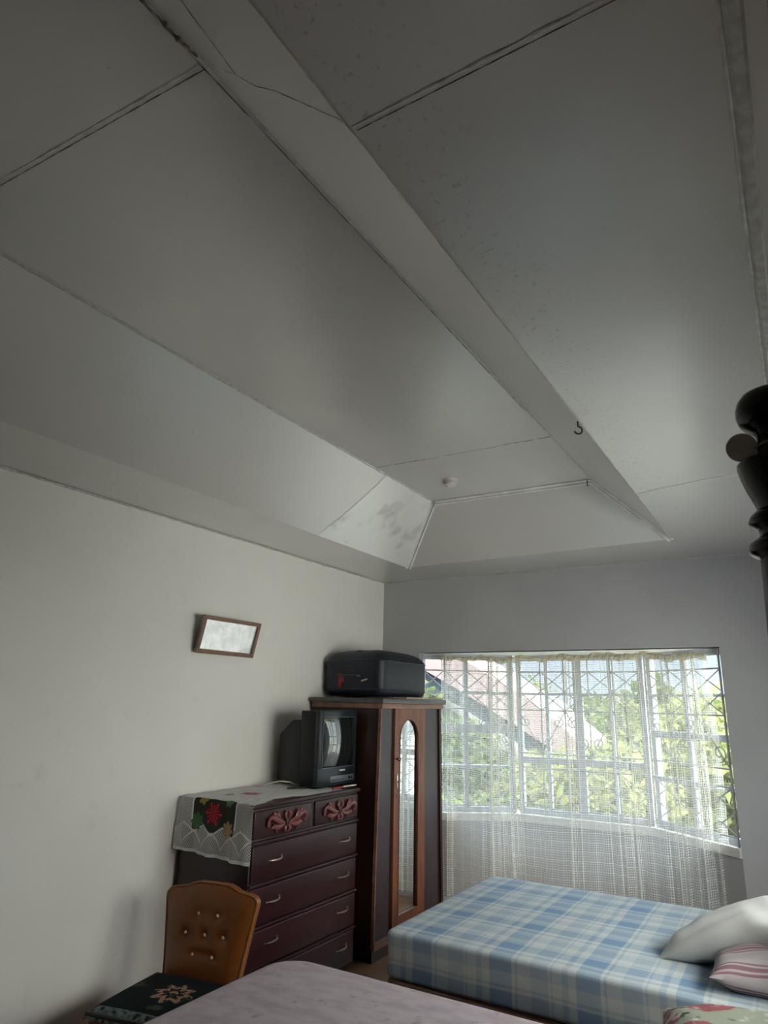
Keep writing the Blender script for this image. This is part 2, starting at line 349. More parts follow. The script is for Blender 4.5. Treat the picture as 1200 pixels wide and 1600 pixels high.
# ------------------------------------------------------------------ mesh helpers
class MB:
    def __init__(s): s.b = bmesh.new(); s.uv = s.b.loops.layers.uv.new('UVMap')
    def box(s, a, b, bev=0.0, mat=None, seg=2):
        a = Vector(a); b = Vector(b); r = bmesh.ops.create_cube(s.b, size=1); vs = r['verts']
        for v in vs: v.co = Vector([(a[i]+b[i])/2 + v.co[i]*abs(b[i]-a[i]) for i in range(3)])
        if bev:
            es = list({e_ for v in vs for e_ in v.link_edges}); rb = bmesh.ops.bevel(s.b, geom=es, offset=bev, segments=seg, affect='EDGES', profile=.5)
            vs = rb['verts']
        if mat is not None:
            for v in set(vs): v.co = mat @ v.co
        return s
    def face(s, pts, uvs=None):
        f = s.b.faces.new([s.b.verts.new(p) for p in pts])
        if uvs:
            for lp, q in zip(f.loops, uvs): lp[s.uv].uv = q
        return f
    def prism(s, pts, ext):
        """closed polygon pts (3D) extruded by vector ext"""
        e_ = Vector(ext); A = [s.b.verts.new(p) for p in pts]; B = [s.b.verts.new(Vector(p)+e_) for p in pts]; n = len(A)
        s.b.faces.new(A); s.b.faces.new(B[::-1])
        for i in range(n): s.b.faces.new((A[i], B[i], B[(i+1) % n], A[(i+1) % n]))
        return s
    def lathe(s, prof, c=(0, 0, 0), seg=40, mat=None):
        rings = []
        for r, z in prof:
            ring = []
            for i in range(seg):
                a = 2*PI*i/seg; p = Vector((c[0]+r*math.cos(a), c[1]+r*math.sin(a), c[2]+z)) if mat is None else mat @ Vector((r*math.cos(a), r*math.sin(a), z))
                ring.append(s.b.verts.new(p))
            rings.append(ring)
        for A, B in zip(rings, rings[1:]):
            for i in range(seg): s.b.faces.new((A[i], A[(i+1) % seg], B[(i+1) % seg], B[i]))
        s.b.faces.new(rings[0][::-1]); s.b.faces.new(rings[-1])
        return s
    def tube(s, pts, r, seg=8, flat=1.0, up=None):
        pts = [Vector(p) for p in pts]; n = len(pts); R = r if isinstance(r, (list, tuple)) else [r]*n; rings = []; prev = None
        for i, p in enumerate(pts):
            t = (pts[min(i+1, n-1)] - pts[max(i-1, 0)]).normalized()
            if up is not None: a = Vector(up); a = (a - t*a.dot(t))
            else:
                a = prev if prev is not None else (Vector((0, 0, 1)) if abs(t.z) < .9 else Vector((1, 0, 0))); a = a - t*a.dot(t)
            if a.length < 1e-6: a = t.orthogonal()
            a.normalize(); prev = a; b = t.cross(a)
            rings.append([s.b.verts.new(p + (a*math.cos(2*PI*j/seg)*flat + b*math.sin(2*PI*j/seg))*max(R[i], 1e-4)) for j in range(seg)])
        for A, B in zip(rings, rings[1:]):
            for j in range(seg): s.b.faces.new((A[j], A[(j+1) % seg], B[(j+1) % seg], B[j]))
        s.b.faces.new(rings[0][::-1]); s.b.faces.new(rings[-1]); return s
    def grid(s, nu, nv, fn, uvf=None, closed=False):
        V = [[s.b.verts.new(fn(i/nu, j/nv)) for j in range(nv+1)] for i in range(nu+1)]
        for i in range(nu):
            for j in range(nv):
                f = s.b.faces.new((V[i][j], V[i+1][j], V[i+1][j+1], V[i][j+1]))
                if uvf:
                    for lp, (a, b) in zip(f.loops, ((i, j), (i+1, j), (i+1, j+1), (i, j+1))): lp[s.uv].uv = uvf(a/nu, b/nv)
        return s
    def build(s, name, mat, parent=None, smooth=True, ang=40, mats=None):
        bmesh.ops.recalc_face_normals(s.b, faces=s.b.faces[:])
        me = bpy.data.meshes.new(name); s.b.to_mesh(me); s.b.free()
        me.materials.append(mat)
        for m_ in (mats or []): me.materials.append(m_)
        o = bpy.data.objects.new(name, me); COL.objects.link(o)
        if smooth:
            for p in me.polygons: p.use_smooth = True
            me.set_sharp_from_angle(angle=math.radians(ang))
        if parent: o.parent = parent
        return o
def tag(o, label=None, cat=None, group=None, kind=None):
    for k_, v in (('label', label), ('category', cat), ('group', group), ('kind', kind)):
        if v: o[k_] = v
    return o
def empty(name, loc, rz=0, **k):
    o = bpy.data.objects.new(name, None); COL.objects.link(o); o.location = loc; o.rotation_euler = (0, 0, rz); o.empty_display_size = .1
    return tag(o, **k)
def struct(o): o['kind'] = 'structure'; return o
def lerp(a, b, t): return a + (b-a)*t

# ------------------------------------------------------------------ room shell
XL, YB, XR, YN, ZC, ZT = -3.35, 5.53, 0.62, -1.6, 2.81, 3.21
floor = struct(MB().box((XL-.15, YN-.15, -.12), (XR+.15, 6.3, 0)).build('floor', M['floor'], smooth=False))
struct(MB().box((XL-.15, YN, 0), (XL, YB, ZC)).build('wall_left', M['wall'], smooth=False))
RY0, RY1, RZ0, RZ1 = 2.2, 4.4, .95, 2.2  # unseen window opening, added to light the room
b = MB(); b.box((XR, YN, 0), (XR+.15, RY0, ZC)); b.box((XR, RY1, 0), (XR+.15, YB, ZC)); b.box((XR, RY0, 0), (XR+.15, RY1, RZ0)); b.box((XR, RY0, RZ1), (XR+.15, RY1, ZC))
struct(b.build('wall_right', M['wall_bounce_cut'], smooth=False))
b = MB()
for a, c in (((RY0, RZ0), (RY0+.05, RZ1)), ((RY1-.05, RZ0), (RY1, RZ1)), ((RY0, RZ0), (RY1, RZ0+.05)), ((RY0, RZ1-.05), (RY1, RZ1)), ((3.28, RZ0), (3.32, RZ1))): b.box((XR+.06, a[0], a[1]), (XR+.11, c[0], c[1]))
W4 = struct(b.build('window_4', M['frame_shaded_white'], smooth=False))  # added window frame, out of view, for fill daylight
MB().box((XR+.08, RY0+.04, RZ0+.04), (XR+.084, RY1-.04, RZ1-.04)).build('glass', M['glass'], W4, smooth=False)
struct(MB().box((XL-.15, YN-.15, 0), (XR+.15, YN, ZC)).build('wall_near', M['wall_bounce_cut'], smooth=False))
OX0, OX1, OZ = -2.96, -.49, 2.14
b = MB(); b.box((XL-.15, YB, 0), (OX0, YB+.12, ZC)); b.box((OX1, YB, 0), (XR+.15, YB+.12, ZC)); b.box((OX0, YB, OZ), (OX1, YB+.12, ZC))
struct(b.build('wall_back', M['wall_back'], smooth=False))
# ceiling : flat rim at ZC, raised tray with sloping sides to ZT
o_ = [(-2.765, -1.2), (-.645, -1.2), (-.645, 4.83), (-2.775, 4.965)]
i_ = [(-2.24, -.75), (-1.08, -.75), (-1.08, 4.51), (-2.296, 4.50)]
b = MB(); q = [(XL-.15, YN-.15), (XR+.15, YN-.15), (XR+.15, YB+.1), (XL-.15, YB+.1)]
for a in range(4):
    c_ = (a+1) % 4; b.face([(*q[a], ZC), (*q[c_], ZC), (*o_[c_], ZC), (*o_[a], ZC)])
b.face([(*p, ZT) for p in i_])
ceil = struct(b.build('ceiling', M['ceiling'], smooth=False))
b = MB()
for a in range(4):
    c_ = (a+1) % 4; b.grid(16, 8, lambda u, v: (Vector((*o_[a], ZC)).lerp(Vector((*o_[c_], ZC)), u)).lerp(Vector((*i_[a], ZT)).lerp(Vector((*i_[c_], ZT)), u), v))
slope = b.build('tray_slope', M['ceiling_slope'], ceil, ang=10)
# roof slab over everything so that no sky reaches the room from above
struct(MB().box((XL-.4, YN-.4, ZT+.08), (XR+.4, YB+.1, ZT+.2)).build('ceiling', M['trim_dark'], smooth=False)).name = 'ceiling_slab'
bpy.data.objects['ceiling_slab'].name = 'sky_block_slab'

def sl_pt(side, t, h):
    """point on a sloping tray side: side index, t along, h 0 (rim) .. 1 (top)"""
    c_ = (side+1) % 4
    p = Vector((*o_[side], ZC)).lerp(Vector((*o_[c_], ZC)), t); q_ = Vector((*i_[side], ZT)).lerp(Vector((*i_[c_], ZT)), t); return p.lerp(q_, h)
# lighter repaired patch at the far end of the left slope
b = MB()
nn_ = Vector((.40, 0, -.47)).normalized()*.003
b.grid(6, 6, lambda u, v: sl_pt(3, lerp(.004, lerp(.211, .137, v), u), v) + nn_)
b.build('slope_patch', M['patch'], ceil)

def ridge(name, pts, w_, h, mat, n=60, jit=.3, parent=None, normal=(0, 0, -1)):
    """hand-smeared filler line along a polyline"""
    nn = Vector(normal).normalized(); b = MB(); pts = [Vector(p) for p in pts]; samp = []
    L = [(pts[i+1]-pts[i]).length for i in range(len(pts)-1)]; T = sum(L)
    for k_ in range(n+1):
        d = T*k_/n; i = 0
        while i < len(L)-1 and d > L[i]: d -= L[i]; i += 1
        samp.append((pts[i].lerp(pts[i+1], d/L[i]), (pts[i+1]-pts[i]).normalized()))
    rows = []
    for p, t in samp:
        s_ = t.cross(nn).normalized(); ww = w_*(1+random.uniform(-jit, jit)); hh = h*(1+random.uniform(-jit, jit)); o2 = s_*random.uniform(-jit, jit)*w_*.4
        rows.append([b.b.verts.new(p+o2-s_*ww+nn*.0005), b.b.verts.new(p+o2-s_*ww*.4+nn*hh), b.b.verts.new(p+o2+s_*ww*.4+nn*hh), b.b.verts.new(p+o2+s_*ww+nn*.0005)])
    for A, B in zip(rows, rows[1:]):
        for j in range(3): b.b.faces.new((A[j], A[j+1], B[j+1], B[j]))
    return b.build(name, mat, parent or ceil)
ridge('seam', [(-.64, .893, ZC), (.02, .88, ZC)], .004, .0012, M['caulk'], 50, .5)
ridge('crack', [(-.635, .905, ZC), (.02, .893, ZC)], 0.00090, .0008, M['crack'], 50, .8)
ridge('seam', [(-.63, 3.66, ZC), (-.30, 3.57, ZC), (.02, 3.55, ZC)], .008, .002, M['caulk'], 40, .5)
ridge('seam', [(-2.23, .835, ZT), (-1.08, .872, ZT)], .0035, .0012, M['caulk'], 60, .5)
ridge('crack', [(-2.2, .850, ZT), (-1.09, .885, ZT)], 0.00120, .0012, M['crack'], 60, .8)
ridge('seam', [(-2.27, 3.626, ZT), (-1.08, 3.63, ZT)], .006, .003, M['caulk'], 50, .6)
ridge('crack', [(-2.27, 3.618, ZT), (-1.9, 3.62, ZT)], 0.00132, .0015, M['crack'], 40, .8)
ridge('crack', [(-1.4, 3.622, ZT), (-1.09, 3.622, ZT)], 0.00096, .0012, M['crack'], 30, .8)
ridge('seam', [(-2.24, -.7, ZT), (-2.296, 4.48, ZT)], .010, .006, M['caulk'], 160, .35)
ridge('seam', [(-1.078, -.7, ZT), (-1.078, 4.50, ZT)], .009, .004, M['caulk'], 160, .5)
ridge('crack', [(-1.092, -.7, ZT), (-1.092, 3.2, ZT)], 0.00132, .0015, M['crack'], 160, .9)
ridge('stain', [(-1.085, .45, ZT), (-1.083, .85, ZT)], .006, .0075, M['stain'], 40, .9)
# patch line on the right slope (a straight joint and a wavy overlap)
def rs(t_y, h):
    y = t_y; a = Vector((-.645, y, ZC)); q_ = Vector((-1.08, y, ZT)); return a.lerp(q_, h)
nrm = (-.40, 0, -.43)
ridge('crack', [rs(.45, .50), rs(.653, .59), rs(.866, .72)], 0.00108, .0012, M['crack'], 30, .6, normal=nrm)
ridge('seam', [rs(.868, .97), rs(.868, .72), rs(.884, .60), rs(.866, .43), rs(.873, .22), rs(.876, .0)], .0028, .0012, M['caulk'], 40, .5, normal=nrm)
ridge('crack', [(-.645, -1.2, ZC-.001), (-.645, 4.8, ZC-.001)], 0.00180, .001, M['caulk'], 160, .8)
ridge('seam', [(XL+.006, YN, ZC-.006), (XL+.006, YB, ZC-.006)], .006, .003, M['caulk'], 140, .4, normal=(1, 0, -1))
ridge('seam', [(XL, YB-.004, ZC-.004), (XR, YB-.004, ZC-.004)], .008, .005, M['trim_dark'], 80, .4, normal=(0, -1, -1))
# timber battens round the far end of the tray
def batten(name, a, c_, w_, th, nrmv):
    a = Vector(a); c_ = Vector(c_); t = (c_-a).normalized(); nn = Vector(nrmv).normalized(); s_ = t.cross(nn).normalized()
    b = MB()
    for off_, ww, hh in ((-w_*.62, w_*.30, th*.8), (0, w_*.26, th*.45), (w_*.62, w_*.30, th)):
        P = [a+s_*(off_-ww), a+s_*(off_+ww), a+s_*(off_+ww)+nn*hh, a+s_*(off_-ww)+nn*hh]; b.prism(P, c_-a)
    return struct(b.build(name, M['trim'], smooth=False))
fn = Vector((0, -.4, -.45))
batten('trim_1', (-2.775, 4.965, ZC-.002), (-2.296, 4.50, ZT-.004), .026, .016, (.45, -.5, -.7))
batten('trim_2', (-2.296, 4.50, ZT-.006), (-1.08, 4.51, ZT-.006), .022, .016, (0, -.5, -1))
batten('trim_3', (-1.08, 4.51, ZT-.004), (-.645, 4.83, ZC-.002), .026, .018, (-.45, -.5, -.7))
# ceiling batten that runs down the right side of the room
b = MB(); b.prism([(.020, YN, ZC), (.052, YN, ZC), (.046, YN, ZC-.012), (.028, YN, ZC-.012)], (0, YB-YN, 0)); struct(b.build('trim_4', M['caulk'], smooth=False))
ridge('seam', [(.016, -.5, ZC-.001), (.014, 5.4, ZC-.001)], .003, .0015, M['caulk'], 200, .5)
b = MB(); b.prism([(.085, YN, ZC), (.62, YN, ZC), (.62, YN, ZC-.03), (.10, YN, ZC-.03)], (0, YB-YN, 0)); struct(b.build('trim_5', M['ceiling'], smooth=False))

# small hooks
def hook(loc, r, thick, label, rz=0):
    pts = [(0, 0, .0), (0, 0, -.022)] + [(0, r*math.sin(a), -.022-r+r*math.cos(a)) for a in [PI*k_/10 for k_ in range(1, 15)]]
    b = MB(); b.tube(pts, thick, 8); o = b.build('ceiling_hook', M['black_metal']); o.location = loc; o.rotation_euler = (0, 0, rz)
    return tag(o, label, 'hook')
hook((-.652, 2.56, ZC+.0), .016, .0035, 'black metal hook screwed into the long edge beside the raised ceiling', -1.0)
hook((-2.27, 4.465, ZT-.012), .010, .002, 'small grey hook at the left upper corner of the far sloped ceiling panel', .6)
hook((-1.10, 4.475, ZT-.012), .010, .003, 'small dark hook at the right upper corner of the far sloped ceiling panel', .4)

# smoke detector on the tray
sd = empty('smoke_detector', (-1.944, 4.077, ZT), label='round white smoke detector on the raised ceiling tray', cat='smoke detector')
MB().lathe([(.052, 0), (.052, -.014), (.050, -.018)]).build('mounting_plate', M['plastic_white'], sd)
MB().lathe([(.046, -.018), (.047, -.030), (.043, -.040), (.030, -.045), (.012, -.046)]).build('cover', M['plastic_white'], sd)
MB().lathe([(.004, -.0455), (.004, -.048), (.001, -.049)], c=(-.022, -.012, 0), seg=12).build('indicator', M['red'], sd)

# ------------------------------------------------------------------ bay window
BP = [Vector((-.49, YB)), Vector((-1.14, 6.04)), Vector((-2.245, 6.02)), Vector((-2.96, YB))]
SZ = .77
def seg_frame(a, c_):
    t = (c_-a).normalized(); n = Vector((-t.y, t.x));
    if n.y < 0: n = -n
    return t, n
b = MB(); bs = MB()
inner = BP; outer = [Vector((-.40, YB+.02)), Vector((-1.09, 6.19)), Vector((-2.30, 6.17)), Vector((-3.05, YB+.02))]
def slab(b, z0, z1, inn, out):
    for i in range(3):
        A = [(*inn[i], z0), (*inn[i+1], z0), (*out[i+1], z0), (*out[i], z0)]; b.prism(A, (0, 0, z1-z0))
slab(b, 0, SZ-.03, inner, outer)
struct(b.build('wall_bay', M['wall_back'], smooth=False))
inn2 = [Vector((-.505, YB-.0)), Vector((-1.148, 6.022)), Vector((-2.237, 6.002)), Vector((-2.945, YB-.0))]
slab(bs, SZ-.03, SZ+.03, inn2, outer); struct(bs.build('trim_6', M['sill'], smooth=False))
b = MB(); b.prism([(*p, OZ) for p in ([outer[0]+Vector((.1, .0))] + outer[1:3] + [outer[3]-Vector((.1, 0))])], (0, 0, .15)); struct(b.build('trim_7', M['sill'], smooth=False))
def window(idx, a, c_, verts, hors):
    t, n = seg_frame(a, c_); L = (c_-a).length; z0, z1 = SZ+.03, OZ
    base = a + n*.05
    MX = Matrix(((t.x, n.x, 0, base.x), (t.y, n.y, 0, base.y), (0, 0, 1, 0), (0, 0, 0, 1)))
    fr = MB(); fr.box((0, 0, z0), (.045, .05, z1), mat=MX); fr.box((L-.045, 0, z0), (L, .05, z1), mat=MX)
    fr.box((0, 0, z0), (L, .05, z0+.045), mat=MX); fr.box((0, 0, z1-.05), (L, .05, z1), mat=MX)
    W = struct(fr.build('window_%d' % idx, M['frame_shaded_white'], smooth=False))
    for u_, w_ in verts: MB().box((u_*L-w_/2, .003, z0+.045), (u_*L+w_/2, .047, z1-.05), mat=MX).build('mullion', M['frame_shaded_white'], W, smooth=False)
    for z_, w_ in hors: MB().box((.045, .006, z_-w_/2), (L-.045, .044, z_+w_/2), mat=MX).build('transom', M['frame_shaded_white'], W, smooth=False)
    MB().box((.04, .024, z0+.04), (L-.04, .028, z1-.045), mat=MX).build('glass', M['glass'], W, smooth=False)
    return MX, L
def spiral(cx, cz, r, turns, a0, dirn=1, n=26):
    return [(cx + (r*(1-.78*k_/n))*math.cos(a0+dirn*turns*2*PI*k_/n), 0, cz + (r*(1-.78*k_/n))*math.sin(a0+dirn*turns*2*PI*k_/n)) for k_ in range(n+1)]
def grille(a, c_, label, cols):
    t, n = seg_frame(a, c_); L = (c_-a).length; base = a + n*.012
    MX = Matrix(((t.x, n.x, 0, base.x), (t.y, n.y, 0, base.y), (0, 0, 1, 0), (0, 0, 0, 1)))
    g = empty('window_grille', (base.x, base.y, SZ+.03), label=label, cat='window grille', group='iron grilles in the bay window')
    OFF = Matrix.Translation((-base.x, -base.y, -(SZ+.03)))
    def T(p): return OFF @ (MX @ Vector(p))
    r = .0065
    fr = MB(); u0_, u1_ = .03, L-.03
    zs = [.86, 1.18, 1.30, 1.66, 1.99]
    for z_ in zs: fr.tube([T((u0_, 0, z_)), T((u1_, 0, z_))], r, 6)
    for u_ in (u0_, u1_): fr.tube([T((u_, 0, .80)), T((u_, 0, 2.13))], r*1.25, 6)
    for k_ in range(1, cols): fr.tube([T((lerp(u0_, u1_, k_/cols), 0, .84)), T((lerp(u0_, u1_, k_/cols), 0, 2.12))], r, 6)
    fr.build('frame', M['iron'], g)
    las = [MB(), MB()]; sc = MB(); cw = (u1_-u0_)/cols
    for k_ in range(cols):
        ua = u0_+cw*k_; ub = ua+cw
        for la, za, zb in ((las[0], .86, 1.18), (las[1], 1.66, 1.99)):
            m_ = (za+zb)/2
            for p, q_ in (((ua, za), (ub, m_)), ((ua, m_), (ub, zb)), ((ub, za), (ua, m_)), ((ub, m_), (ua, zb))): la.tube([T((p[0], .006, p[1])), T((q_[0], .006, q_[1]))], r*.72, 6)
        um = (ua+ub)/2; rad = min(cw*.24, .07)
        d = 1 if k_ % 2 else -1
        sc.tube([T(p) for p in spiral(um-d*cw*.18, 1.56, rad, 1.3, PI/2, d)], r*.7, 6); sc.tube([T(p) for p in spiral(um+d*cw*.18, 1.40, rad, 1.3, -PI/2, d)], r*.7, 6)
        sc.tube([T((ua, 0, 1.66)), T((um, 0, 1.48)), T((ub, 0, 1.30))] if d > 0 else [T((ub, 0, 1.66)), T((um, 0, 1.48)), T((ua, 0, 1.30))], r*.7, 6)
    for la in las: la.build('lattice', M['iron'], g)
    sc.build('scrollwork', M['iron'], g)
window(1, BP[2], BP[3], [(.5, .04)], [(1.49, .075), (1.80, .025), (1.17, .03)])
window(2, BP[1], BP[2], [(.5, .075), (.25, .028), (.75, .028)], [(1.24, .055), (1.80, .02)])
window(3, BP[0], BP[1], [(.52, .045)], [(1.50, .05), (1.80, .02), (1.16, .03)])
grille(BP[0], BP[1], 'iron scroll grille across the right angled pane of the bay, uncovered at its right edge', 3)
grille(BP[1], BP[2], 'iron lattice and scroll grille across the wide middle pane of the bay window', 5)
grille(BP[2], BP[3], 'iron lattice grille across the left angled pane of the bay, beside the suitcase', 4)

# net curtain on a string across the bay
CX0, CX1, CY = -2.775, -.588, 5.60
folds = [(.03, .012, .8), (.235, .02, 1.3), (.30, .014, 1.0), (.52, .012, .7), (.70, .03, 1.1), (.86, .016, .9), (.94, .03, 1.5)]
def cur(u_, v_):     # u along the width, v from the top down
    x = lerp(CX0, CX1, u_)
    topz = 2.092 + .012*math.cos(u_*9) - .02*math.sin(PI*u_)*.3
    z = lerp(topz, .16 + .02*math.sin(u_*13), v_)
    y = CY + .012*math.sin(u_*120 + 2*math.sin(u_*9)) * (1-.35*v_)
    for c0, wd, am in folds:
        g_ = math.exp(-((u_-c0)/wd)**2/2); y += g_*.045*am*math.sin((u_-c0)/wd*5.5)*(1-.25*v_) ; x += g_*.012*math.sin((u_-c0)/wd*9)*am
    y += .02*math.sin(v_*3+u_*14) + .04*v_*math.sin(u_*20+1)
    x += .05*(u_-.5)*math.sin(min(v_*2.2, 1.4)*PI*.55) * (1 if u_ > .5 else .2)
    return Vector((x, y, z))
NU, NV = 460, 46
cu = MB(); SU = 2.9; SV = 1.93
cu.grid(NU, NV, cur, lambda a_, c_: (a_*SU + .10*sum(am*math.exp(-((a_-c0)/wd)**2/2)*math.sin((a_-c0)/wd*4) for c0, wd, am in folds)*.4, c_*SV))
C = empty('net_curtain', (0, 0, 0), label='sheer white checked net curtain strung across the bay window', cat='curtain')
C.location = (-1.7, CY, .16)
oc = cu.build('curtain_cloth', M['curtain'], C); oc.location = (1.7, -CY, -.16)
rf = MB()
def ruf(u_, v_):
    x = lerp(CX0, CX1, u_); z = 2.105 - .04*v_ + .010*math.sin(u_*41)+.006*math.sin(u_*113) + .008*math.cos(u_*9)
    dens = sum(math.exp(-((u_-c0)/(wd*1.8))**2/2) for c0, wd, am in folds)
    return Vector((x, CY - .012 + .016*math.sin(u_*210+3*v_)*(.5+dens) + .006*math.sin(v_*7+u_*60), z - .012*dens*v_))
rf.grid(420, 8, ruf); ro = rf.build('gathered_heading', M['ruffle'], C); ro.location = oc.location
st = MB(); st.tube([Vector((lerp(OX0-.0, OX1+.0, k_/24), CY-.002, 2.105 - .02*math.sin(PI*k_/24) + .003*math.sin(k_*2.1))) for k_ in range(25)], .003, 6)
so = st.build('curtain_string', M['cable'], C); so.location = oc.location

# ------------------------------------------------------------------ outside
tag(MB().box((-70, 6.6, -3.3), (50, 110, -3.2)).build('lawn', M['grass'], smooth=False), kind='structure')['kind'] = 'structure'
bpy.data.objects['lawn'].name = 'ground'
def foliage(n, R, sq, size, mat, name, parent, seed, lumps=9):
    rnd = random.Random(seed); b = MB(); cs = []
    for _ in range(lumps):
        a_ = rnd.uniform(0, 2*PI); e_ = rnd.uniform(-.9, 1.0); d = rnd.uniform(.25, .7)*R
        cs.append((Vector((d*math.cos(a_)*math.cos(e_), d*math.sin(a_)*math.cos(e_), d*math.sin(e_)*sq)), rnd.uniform(.34, .58)*R))
    for _ in range(n):
        c0, cr_ = rnd.choice(cs); v = Vector((rnd.gauss(0, 1), rnd.gauss(0, 1), rnd.gauss(0, 1))).normalized()*cr_*rnd.uniform(.72, 1.08)
        p = c0 + Vector((v.x, v.y, v.z*sq)); a_ = Vector((rnd.gauss(0, 1), rnd.gauss(0, 1), rnd.gauss(0, .6))).normalized()*size*rnd.uniform(.6, 1.3)
        c_ = a_.cross(Vector((rnd.gauss(0, 1), rnd.gauss(0, 1), rnd.gauss(0, 1)))).normalized()*size*rnd.uniform(.25, .5)
        b.face([p-a_, p+c_, p+a_, p-c_])
    return b.build(name, mat, parent, smooth=False)
def tree(loc, R, H, mat, label, seed, size=.16, n=5200):
    t = empty('tree', loc, label=label, cat='tree', group='trees outside the bay window')
    tr = MB(); rnd = random.Random(seed); tr.tube([(0, 0, 0), (.1, .05, H*.35), (-.05, .1, H*.7), (0, 0, H)], [.28, .22, .16, .06], 9)
    for k_ in range(5):
        a_ = k_*1.3+seed; tr.tube([(0, 0, H*.5), (R*.3*math.cos(a_), R*.3*math.sin(a_), H*.72), (R*.6*math.cos(a_), R*.6*math.sin(a_), H*.95)], [.1, .07, .03], 6)
    tr.build('trunk', M['bark'], t)
    f = foliage(n, R, .85, size, mat, 'foliage', t, seed); f.location = (0, 0, H); return t
tree((-1.2, 15.2, -3.2), 2.2, 3.5, M['leaf2'], 'yellow-green tree seen in the uncovered strip right of the curtain', 3)
tree((2.6, 21.5, -3.2), 3.0, 4.0, M['leaf1'], 'green tree farthest right, mostly hidden by the window jamb', 5)
tree((-5.2, 24.0, -3.2), 3.0, 3.4, M['leaf1'], 'broad green tree behind the right angled pane of the bay', 8)
tree((-2.75, 10.0, -3.2), 1.5, 3.25, M['leaf2'], 'low yellow-green tree below the pale roof, behind the middle pane', 11, .12)
tree((-10.8, 27.5, -3.2), 3.4, 3.7, M['leaf1'], 'green tree behind the neighbouring pale-roofed house', 13)
tree((-6.1, 10.6, -3.2), 1.9, 4.2, M['leaf3'], 'darker green tree behind the left angled pane of the bay', 17, .12)
tree((-4.15, 8.3, -3.2), .95, 3.2, M['leaf1'], 'small leafy tree left of the middle pane, under the eaves', 19, .10, 2600)
# hedge line far away so that no bare horizon shows
hb = MB(); rnd = random.Random(5)
for _ in range(7000):
    px = rnd.uniform(-34, 12); p = Vector((px, 34+rnd.uniform(-1.5, 1.5), -3.2 + rnd.random()**.6*(4.6+1.3*math.sin(px*.7)+.8*math.sin(px*1.9))))
    a_ = Vector((rnd.gauss(0, 1), rnd.gauss(0, .5), rnd.gauss(0, 1))).normalized()*.42; c_ = a_.cross(Vector((rnd.gauss(0, 1), rnd.gauss(0, 1), rnd.gauss(0, 1)))).normalized()*.28
    hb.face([p-a_, p+c_, p+a_, p-c_])
tag(hb.build('distant_hedge', M['leaf3'], smooth=False), 'distant line of green bushes along the horizon beyond the window', 'hedge', kind='stuff')
# neighbouring house with pale ribbed roof sloping down to the right
H_ = empty('neighbouring_house', (-9, 14, -3.2), label='neighbouring cream house with pale pink ribbed roof seen through the curtain', cat='house')
def HL(p): return (p[0]+9, p[1]-14, p[2]+3.2)
b = MB(); b.prism([HL(p) for p in ((-12.5, 12.6, -3.2), (-4.7, 12.6, -3.2), (-4.7, 12.6, .75), (-6.6, 12.6, 1.95), (-12.5, 12.6, 1.95))], (0, 1.0, 0)); b.build('wall', M['house_wall'], H_, smooth=False)
b = MB(); b.prism([HL(p) for p in ((-12.8, 11.6, 3.15), (-6.6, 11.6, 3.15), (-5.4, 11.6, 2.55), (-4.0, 11.6, 1.75), (-3.25, 11.6, 1.15), (-3.28, 11.6, .72), (-3.6, 11.6, .95), (-4.3, 11.6, 1.35), (-5.5, 11.6, 2.0), (-6.6, 11.6, 2.55), (-12.8, 11.6, 2.55))], (0, .25, 0))
b.build('bargeboard', M['roof'], H_, smooth=False)
b = MB(); b.prism([HL(p) for p in ((-12.8, 11.85, 3.15), (-6.6, 11.85, 3.15), (-5.4, 11.85, 2.55), (-4.0, 11.85, 1.75), (-3.25, 11.85, 1.15), (-3.25, 11.85, 1.0), (-4.0, 11.85, 1.6), (-5.4, 11.85, 2.4), (-6.6, 11.85, 3.0), (-12.8, 11.85, 3.0))], (0, 1.6, 0)); b.build('roof', M['roof'], H_, smooth=False)
b = MB(); b.prism([HL(p) for p in ((-12.6, 11.9, 2.95), (-6.6, 11.9, 2.95), (-5.4, 11.9, 2.35), (-4.0, 11.9, 1.55), (-3.6, 11.9, .95), (-4.3, 11.9, 1.0), (-5.5, 11.9, 1.65), (-6.6, 11.9, 2.1), (-12.6, 11.9, 2.1))], (0, .5, 0)); b.build('eaves', M['eave_shade_pane'], H_, smooth=False)  # dark colour carries the shadow below the roof edge
for wx in (-10.6, -8.2, -6.2):
    fo = MB().box(HL((wx-.5, 12.54, -.1)), HL((wx+.5, 12.62, 1.2))).build('window', M['frame_shaded_white'], H_, smooth=False)
    MB().box(HL((wx-.43, 12.52, -.03)), HL((wx+.43, 12.545, 1.13))).build('pane', M['eave_shade_pane'], fo, smooth=False)

